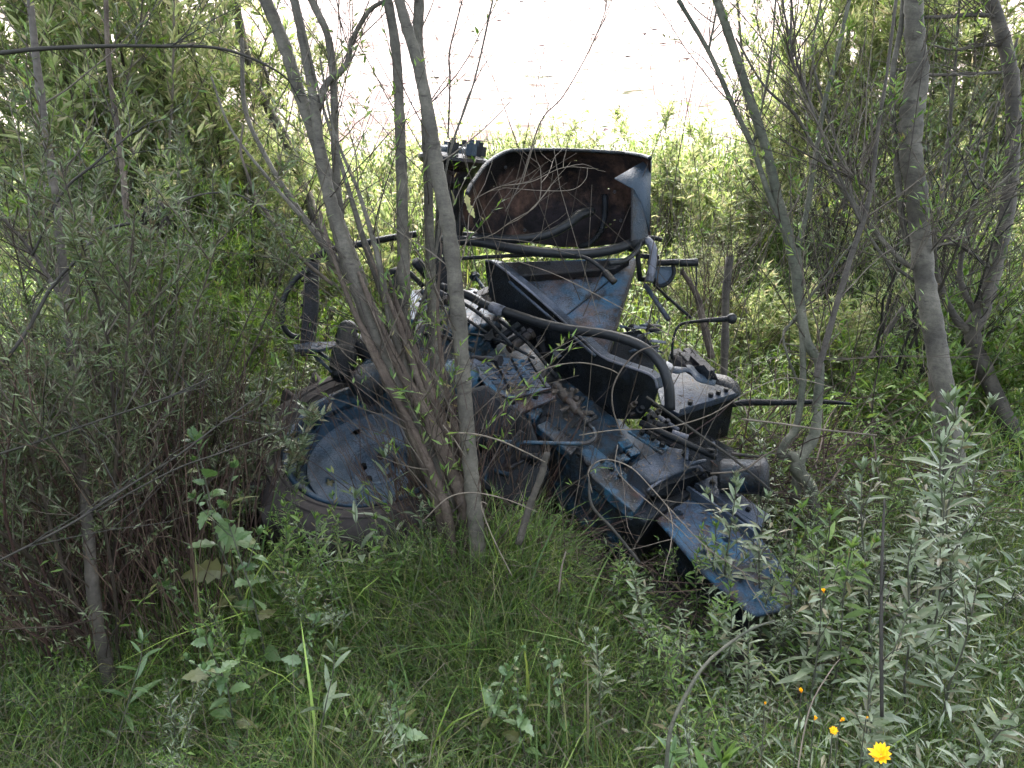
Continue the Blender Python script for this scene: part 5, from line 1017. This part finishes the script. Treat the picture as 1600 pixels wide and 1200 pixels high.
flower('yellow flower highest on its stalk above the group of three', 1252, 1081, 1.75, 15, (-.3, -.3, .9), True)
flower('small yellow flower at the left of the group of three', 1273, 1124, 1.72, 13, (.1, -.2, .97), True)
flower('yellow flower at the right of the group of three', 1314, 1126, 1.72, 15, (.2, -.4, .9), True)
flower('lowest yellow flower of the group of three', 1302, 1142, 1.70, 14, (0, -.5, .85))
flower('tiny orange flower half hidden left of the yellow ones', 1195, 1100, 1.8, 9, (0, -.3, .9), True)
flower('lone orange flower in the herbs right of the tractor nose', 1287, 925, 2.05, 14, (-.3, -.2, .9), True)
flower('faint yellow bud right of the group of three', 1354, 1122, 1.75, 8, (0, -.3, .9), True)
# ================================================================== stuff: grass, herb cover, dry stems, brush and litter
rng = np.random.default_rng(500)
def hull_clear(x, y):
    a = A0[:2] - ha[:2] * .35; b = B0[:2] + ha[:2] * .05; t = np.clip(((x - a[0]) * (b[0] - a[0]) + (y - a[1]) * (b[1] - a[1])) / np.sum((b - a) ** 2), 0, 1)
    return np.minimum(np.hypot(x - a[0] - t * (b[0] - a[0]), y - a[1] - t * (b[1] - a[1])), np.hypot(x - wc[0], y - wc[1]) - .36)
def grass(n, x0, x1, y0, y1, h, wd, name, label, mat, bend=.8, dens=None):
    x = rng.uniform(x0, x1, n); y = rng.uniform(y0, y1, n)
    keep = (np.abs(x) < .72 * y + .5) & (hull_clear(x, y) > .27)
    if dens is not None: keep &= rng.random(n) < dens(x, y)
    x, y = x[keep], y[keep]; n = len(x)
    nz = .5 + .5 * np.sin(x * 5.3 + 2 * np.sin(y * 4.1)) * np.cos(y * 6.1 + x)
    L = h * (.35 + .9 * rng.random(n) ** 1.6) * (.7 + .5 * nz) * np.clip((hull_clear(x, y) - .1) * 2.2, .35, 1); L = L * (1 + 1.2 * np.exp(-((x + .45) / .65) ** 2 - ((y - 2.4) / .25) ** 2)); z = gz(x, y) - .01
    a = rng.random(n) * 6.283 + nz * 1.5; b = bend * (.25 + rng.random(n) ** 1.2); W = wd * (.6 + .8 * rng.random(n))
    t = np.array([0, .3, .6, .85, 1]); hx = np.cos(a); hy = np.sin(a)
    hor = (L * b)[:, None] * t[None] ** 1.9; ver = L[:, None] * (t[None] - .38 * b[:, None] * t[None] ** 2.6)
    cx = x[:, None] + hx[:, None] * hor; cy_ = y[:, None] + hy[:, None] * hor; cz = z[:, None] + ver
    ta = a + rng.normal(0, .6, n) + 1.57; sx = np.cos(ta)[:, None]; sy_ = np.sin(ta)[:, None]; ww = W[:, None] * np.array([.6, 1, .85, .5])[None] / 2
    V = np.empty((n, 9, 3)); V[:, 0:8:2, 0] = cx[:, :4] - sx * ww; V[:, 1:8:2, 0] = cx[:, :4] + sx * ww
    V[:, 0:8:2, 1] = cy_[:, :4] - sy_ * ww; V[:, 1:8:2, 1] = cy_[:, :4] + sy_ * ww; V[:, 0:8:2, 2] = cz[:, :4]; V[:, 1:8:2, 2] = cz[:, :4]
    V[:, 8, 0] = cx[:, 4]; V[:, 8, 1] = cy_[:, 4]; V[:, 8, 2] = cz[:, 4]
    o = (np.arange(n) * 9)[:, None, None]; mb = MB()
    mb.add(V.reshape(-1, 3), tris=(np.array([[6, 7, 8]])[None] + o).reshape(-1, 3), quads=(np.array([[0, 1, 3, 2], [2, 3, 5, 4], [4, 5, 7, 6]])[None] + o).reshape(-1, 4))
    return tag(obj(name, mb, M[mat]), label, 'grass', kind='stuff')
grass(110000, -1.9, 2.4, 1.1, 3.2, .23, .0026, 'grass', 'thin green grass covering the ground in front of the tractor', 'grass')
grass(45000, -4, 4.5, 3.0, 6.2, .36, .006, 'grass', 'taller green grass behind and beside the tractor', 'grass', .7)
grass(30000, -6, 8, 6.0, 9.6, .42, .012, 'grass', 'sunlit tall grass on the bank below the field', 'grass', .6)
grass(2600, -1.9, 2.0, 1.1, 2.9, .36, .0065, 'grass', 'broad arching grass blades scattered in the foreground', 'grass', 1.0, lambda x, y: .3 + .7 * (np.sin(3 * x + 1) * np.cos(4 * y) > 0))
grass(9000, -1.8, 1.9, 1.2, 3.0, .26, .002, 'grass', 'dry straw-coloured grass among the green', 'twig_pale', 1.1)
def cover(n, x0, x1, y0, y1, hh, L, W, kind, mat, name, label, cat, dens=None, droop=.25, zl=-.2):
    x = rng.uniform(x0, x1, n); y = rng.uniform(y0, y1, n); k = (np.abs(x) < .74 * y + .5) & (hull_clear(x, y) > .22)
    if dens is not None: k &= rng.random(n) < dens(x, y)
    x, y = x[k], y[k]; n = len(x); nz = .5 + .5 * np.sin(x * 3.1 + 1.7 * np.sin(y * 3.3)) * np.cos(y * 4.7 - x)
    z = gz(x, y) + hh * rng.random(n) * (.35 + .8 * nz); mb = MB(); leaves(mb, np.stack([x, y, z], 1), rdir(rng, n, zl, .8), L * (.5 + .8 * rng.random(n)), W * (.6 + .7 * rng.random(n)), rng, kind, droop)
    return tag(obj(name, mb, M[mat]), label, cat, kind='stuff')
cover(15000, .1, 2.6, 1.2, 3.2, .26, .06, .010, 'lance', 'leaf_grey', 'ground_cover', 'dense narrow-leaved herb cover at the lower right', 'ground cover', lambda x, y: smooth(.1, 1.0, x))
cover(15000, -2.6, .9, 1.2, 3.3, .17, .04, .009, 'lance', 'leaf_willow', 'ground_cover', 'small leafy herbs under the grass at the lower left', 'ground cover')
cover(30000, -4, 5.5, 3.2, 6.4, .5, .075, .016, 'lance', 'leaf_willow', 'ground_cover', 'leafy green herbs behind the tractor', 'ground cover')
cover(22000, -7, 10, 6.2, 10.2, .6, .10, .03, 'lite', 'leaf_lime', 'ground_cover', 'sunlit herb cover on the bank below the field', 'ground cover')
cover(9000, -10, 12, 9.0, 15, .25, .09, .03, 'lite', 'leaf_lime', 'ground_cover', 'thinning tufts where the green gives way to the bare slope', 'ground cover', lambda x, y: np.clip((15 - y) / 6, 0, 1) ** 2 * (np.sin(3 * x + y) * np.cos(2.3 * y - x) > -.2))
cover_n = hull_clear; hull_clear = lambda x, y: np.maximum(cover_n(x, y), .3)
cover(2600, .3, 1.5, 1.95, 3.0, .10, .05, .010, 'lance', 'leaf_willow', 'ground_cover', 'low leaves in the shadow under the tractor nose', 'ground cover')
hull_clear = cover_n
cover(16000, -3, 3.5, 1.1, 6.0, .02, .05, .016, 'lite', 'litter', 'leaf_litter', 'brown dead leaves and bits of stalk on the soil', 'leaf litter', droop=0, zl=-.1)
def sticks(n, gen, r, mat, name, label, cat):
    mb = MB()
    for k in range(n):
        p, d, ln = gen(); s = grow(rng, p, d, ln, 5, .07); tube(mb, s, interp([r * rng.uniform(.6, 1.4), r * .4], 6), 4, False)
    return tag(obj(name, mb, M[mat]), label, cat, kind='stuff')
def g_foot():
    a = rng.normal(0, .11); x = P(700, 790, 3.0)[0] + rng.normal(0, .13); y = 2.72 + rng.normal(0, .12); return [x, y, gz(x, y)], nrm([rng.normal(-.15, .3), rng.normal(0, .2), 1]), rng.uniform(.25, .85)
sticks(190, g_foot, .0022, 'dry_stem', 'dry_stems', 'reddish dry stems crowding the foot of the willow', 'dry stems')
def g_left():
    x = rng.uniform(-1.9, -1.0); y = rng.uniform(2.1, 3.1); return [x, y, gz(x, y)], nrm([rng.normal(0, .18), rng.normal(0, .15), 1]), rng.uniform(.4, 1.2)
sticks(700, g_left, .0026, 'dry_stem', 'dry_stems', 'brown dry stems standing in the left thicket', 'dry stems')
def g_heap():
    x = rng.normal(1.25, .35); y = rng.normal(3.3, .25); z = gz(x, y) + abs(rng.normal(.15, .12)); return [x, y, z], nrm([rng.normal(1, .8), rng.normal(0, .6), rng.normal(.05, .22)]), rng.uniform(.3, 1.0)
sticks(330, g_heap, .0035, 'dry_stem', 'brush_heap', 'flattened heap of dead sticks right of the tractor nose', 'brush heap')
def g_under():
    x = rng.normal(.15, .35); y = rng.normal(2.62, .14) - .25 * (x - .15); return [x, y, gz(x, y) + rng.uniform(0, .16)], nrm([rng.normal(.3, .8), rng.normal(-.2, .8), rng.normal(.1, .35)]), rng.uniform(.12, .5)
sticks(150, g_under, .0024, 'dry_stem', 'brush_heap', 'tangle of dead sticks lying below the housing of the tractor', 'brush heap')
def g_bg():
    x = rng.uniform(-4, 5.5); y = rng.uniform(4.3, 8.5); return [x, y, gz(x, y)], nrm([rng.normal(0, .45), rng.normal(0, .4), 1]), rng.uniform(.5, 1.6)
sticks(1100, g_bg, .0035, 'twig', 'brush', 'thin bare stems standing in the background brush', 'brush')
# grit and leaf bits that have fallen on the tractor are part of its dust; small twigs on top are not built one by one

def g_front():
    x = rng.uniform(-.55, 1.3); y = rng.uniform(2.35, 3.0) - .2 * max(0, x); return [x, y, gz(x, y)], nrm([rng.normal(.1, .45), rng.normal(0, .3), 1]), rng.uniform(.3, 1.15)
sticks(75, g_front, .0016, 'twig', 'dry_stems', 'thin bare stems rising in front of the tractor', 'dry stems')

# leaf bits and small twigs fallen on the tractor
pl = []
for poly, h, n in (([(742, 560), (990, 792), (1075, 742), (800, 500)], .006, 150), ([(1010, 792), (1230, 950), (1290, 930), (1110, 745)], -.045, 110), ([(985, 727), (1018, 752), (1090, 722), (1044, 700)], .09, 26), ([(735, 562), (800, 618), (858, 604), (822, 564)], .085, 40), ([(610, 470), (690, 600), (800, 505), (700, 445)], .09, 120)):
    q4 = [H(x, y, h) for x, y in poly]
    for k in range(n):
        s_, t_ = rng.random(2); pl.append((q4[0] * (1 - s_) + q4[1] * s_) * (1 - t_) + (q4[3] * (1 - s_) + q4[2] * s_) * t_)
for k in range(30):
    pl.append(KP(rng.uniform(1040, 1130), rng.uniform(592, 628), .01))
pl = np.array(pl); dl = rdir(rng, len(pl), -.1, .1); dl -= hn * (dl @ hn)[:, None]; mb = MB(); leaves(mb, pl, dl, .012 + .035 * rng.random(len(pl)) ** 2, .004 + .006 * rng.random(len(pl)), rng, 'lite', 0, N=np.tile(hn, (len(pl), 1)) + .2 * rng.standard_normal((len(pl), 3)))
tag(obj('fallen_leaves', mb, M['litter']), 'small dead leaves scattered over the top of the tractor', 'leaf litter', kind='stuff')

# unseen leaves added behind and beside the camera to hold back light
n = 60000; side = rng.random(n); x = rng.uniform(-5.5, 5.5, n); y = rng.uniform(-3.6, -1.4, n); z = rng.uniform(0, 4.2, n)
k = side < .22; x[k] = rng.uniform(2.6, 4.2, k.sum()); y[k] = rng.uniform(-1.5, 2.0, k.sum()); k = (side >= .22) & (side < .44); x[k] = rng.uniform(-4.2, -2.6, k.sum()); y[k] = rng.uniform(-1.5, 2.0, k.sum())
mb = MB(); leaves(mb, np.stack([x, y, z], 1), rdir(rng, n, -.6, .8), .13, .03, rng, 'lite', .2); tag(obj('leaf_screen', mb, M['leaf_crown']), 'unseen leaf screen added behind and beside the viewer to block light', 'leaf_screen', kind='stuff')

# clods and stones on the bare slope
n = 2600; y = 9.6 + 60 * rng.random(n) ** 1.7; x = rng.uniform(-1, 1, n) * (.8 * y + 2); s = (.006 + .028 * rng.random(n) ** 3) * (1 + y / 20)
o8 = np.array([[1, 0, 0], [0, 1, 0], [-1, 0, 0], [0, -1, 0], [0, 0, .6], [0, 0, -.6]], float); V = o8[None] * (.6 + .8 * rng.random((n, 6, 1))) * s[:, None, None]; V[:, :, 0] *= (1 + 1.2 * rng.random(n))[:, None]
V += np.stack([x, y, gz(x, y) + s * .25], 1)[:, None]; F8 = np.array([[0, 1, 4], [1, 2, 4], [2, 3, 4], [3, 0, 4], [1, 0, 5], [2, 1, 5], [3, 2, 5], [0, 3, 5]])
mb = MB(); mb.add(V.reshape(-1, 3), tris=(F8[None] + (np.arange(n) * 6)[:, None, None]).reshape(-1, 3)); tag(obj('clods', mb, M['clod']), 'small reddish clods and stones strewn over the bright slope', 'stones', kind='stuff')

def g_top():
    x = rng.uniform(-1.0, 2.6); y = rng.uniform(3.2, 4.6); return [x, y, gz(x, y)], nrm([rng.normal(0, .3), rng.normal(0, .25), 1]), rng.uniform(1.2, 2.8)
sticks(70, g_top, .0026, 'twig', 'brush', 'long thin bare shoots standing behind the tractor', 'brush')

def g_side():
    x = rng.uniform(-.22, .12); y = rng.uniform(2.78, 2.98); return [x, y, gz(x, y)], nrm([rng.normal(.12, .22), rng.normal(0, .12), 1]), rng.uniform(.3, .75)
sticks(110, g_side, .0022, 'dry_stem', 'dry_stems', 'reddish dry stems between the willow and the housing', 'dry stems')

cover(5000, -1.9, 2.0, 1.2, 2.9, .12, .034, .024, 'broad', 'leaf_broad', 'ground_cover', 'small round-leaved herbs low in the foreground grass', 'ground cover')
cover(1500, -1.9, 2.0, 1.2, 2.8, .10, .09, .022, 'long', 'leaf_willow', 'ground_cover', 'longer leaves scattered low in the foreground grass', 'ground cover', droop=.5)
def g_straw():
    x = rng.uniform(-1.8, 2.0); y = rng.uniform(1.2, 3.0); return [x, y, gz(x, y) + rng.uniform(.01, .12)], nrm([rng.normal(0, 1), rng.normal(0, 1), rng.normal(.1, .25)]), rng.uniform(.1, .4)
sticks(900, g_straw, .0013, 'twig_pale', 'dead_straw', 'flattened dead straw matted in the foreground grass', 'straw')
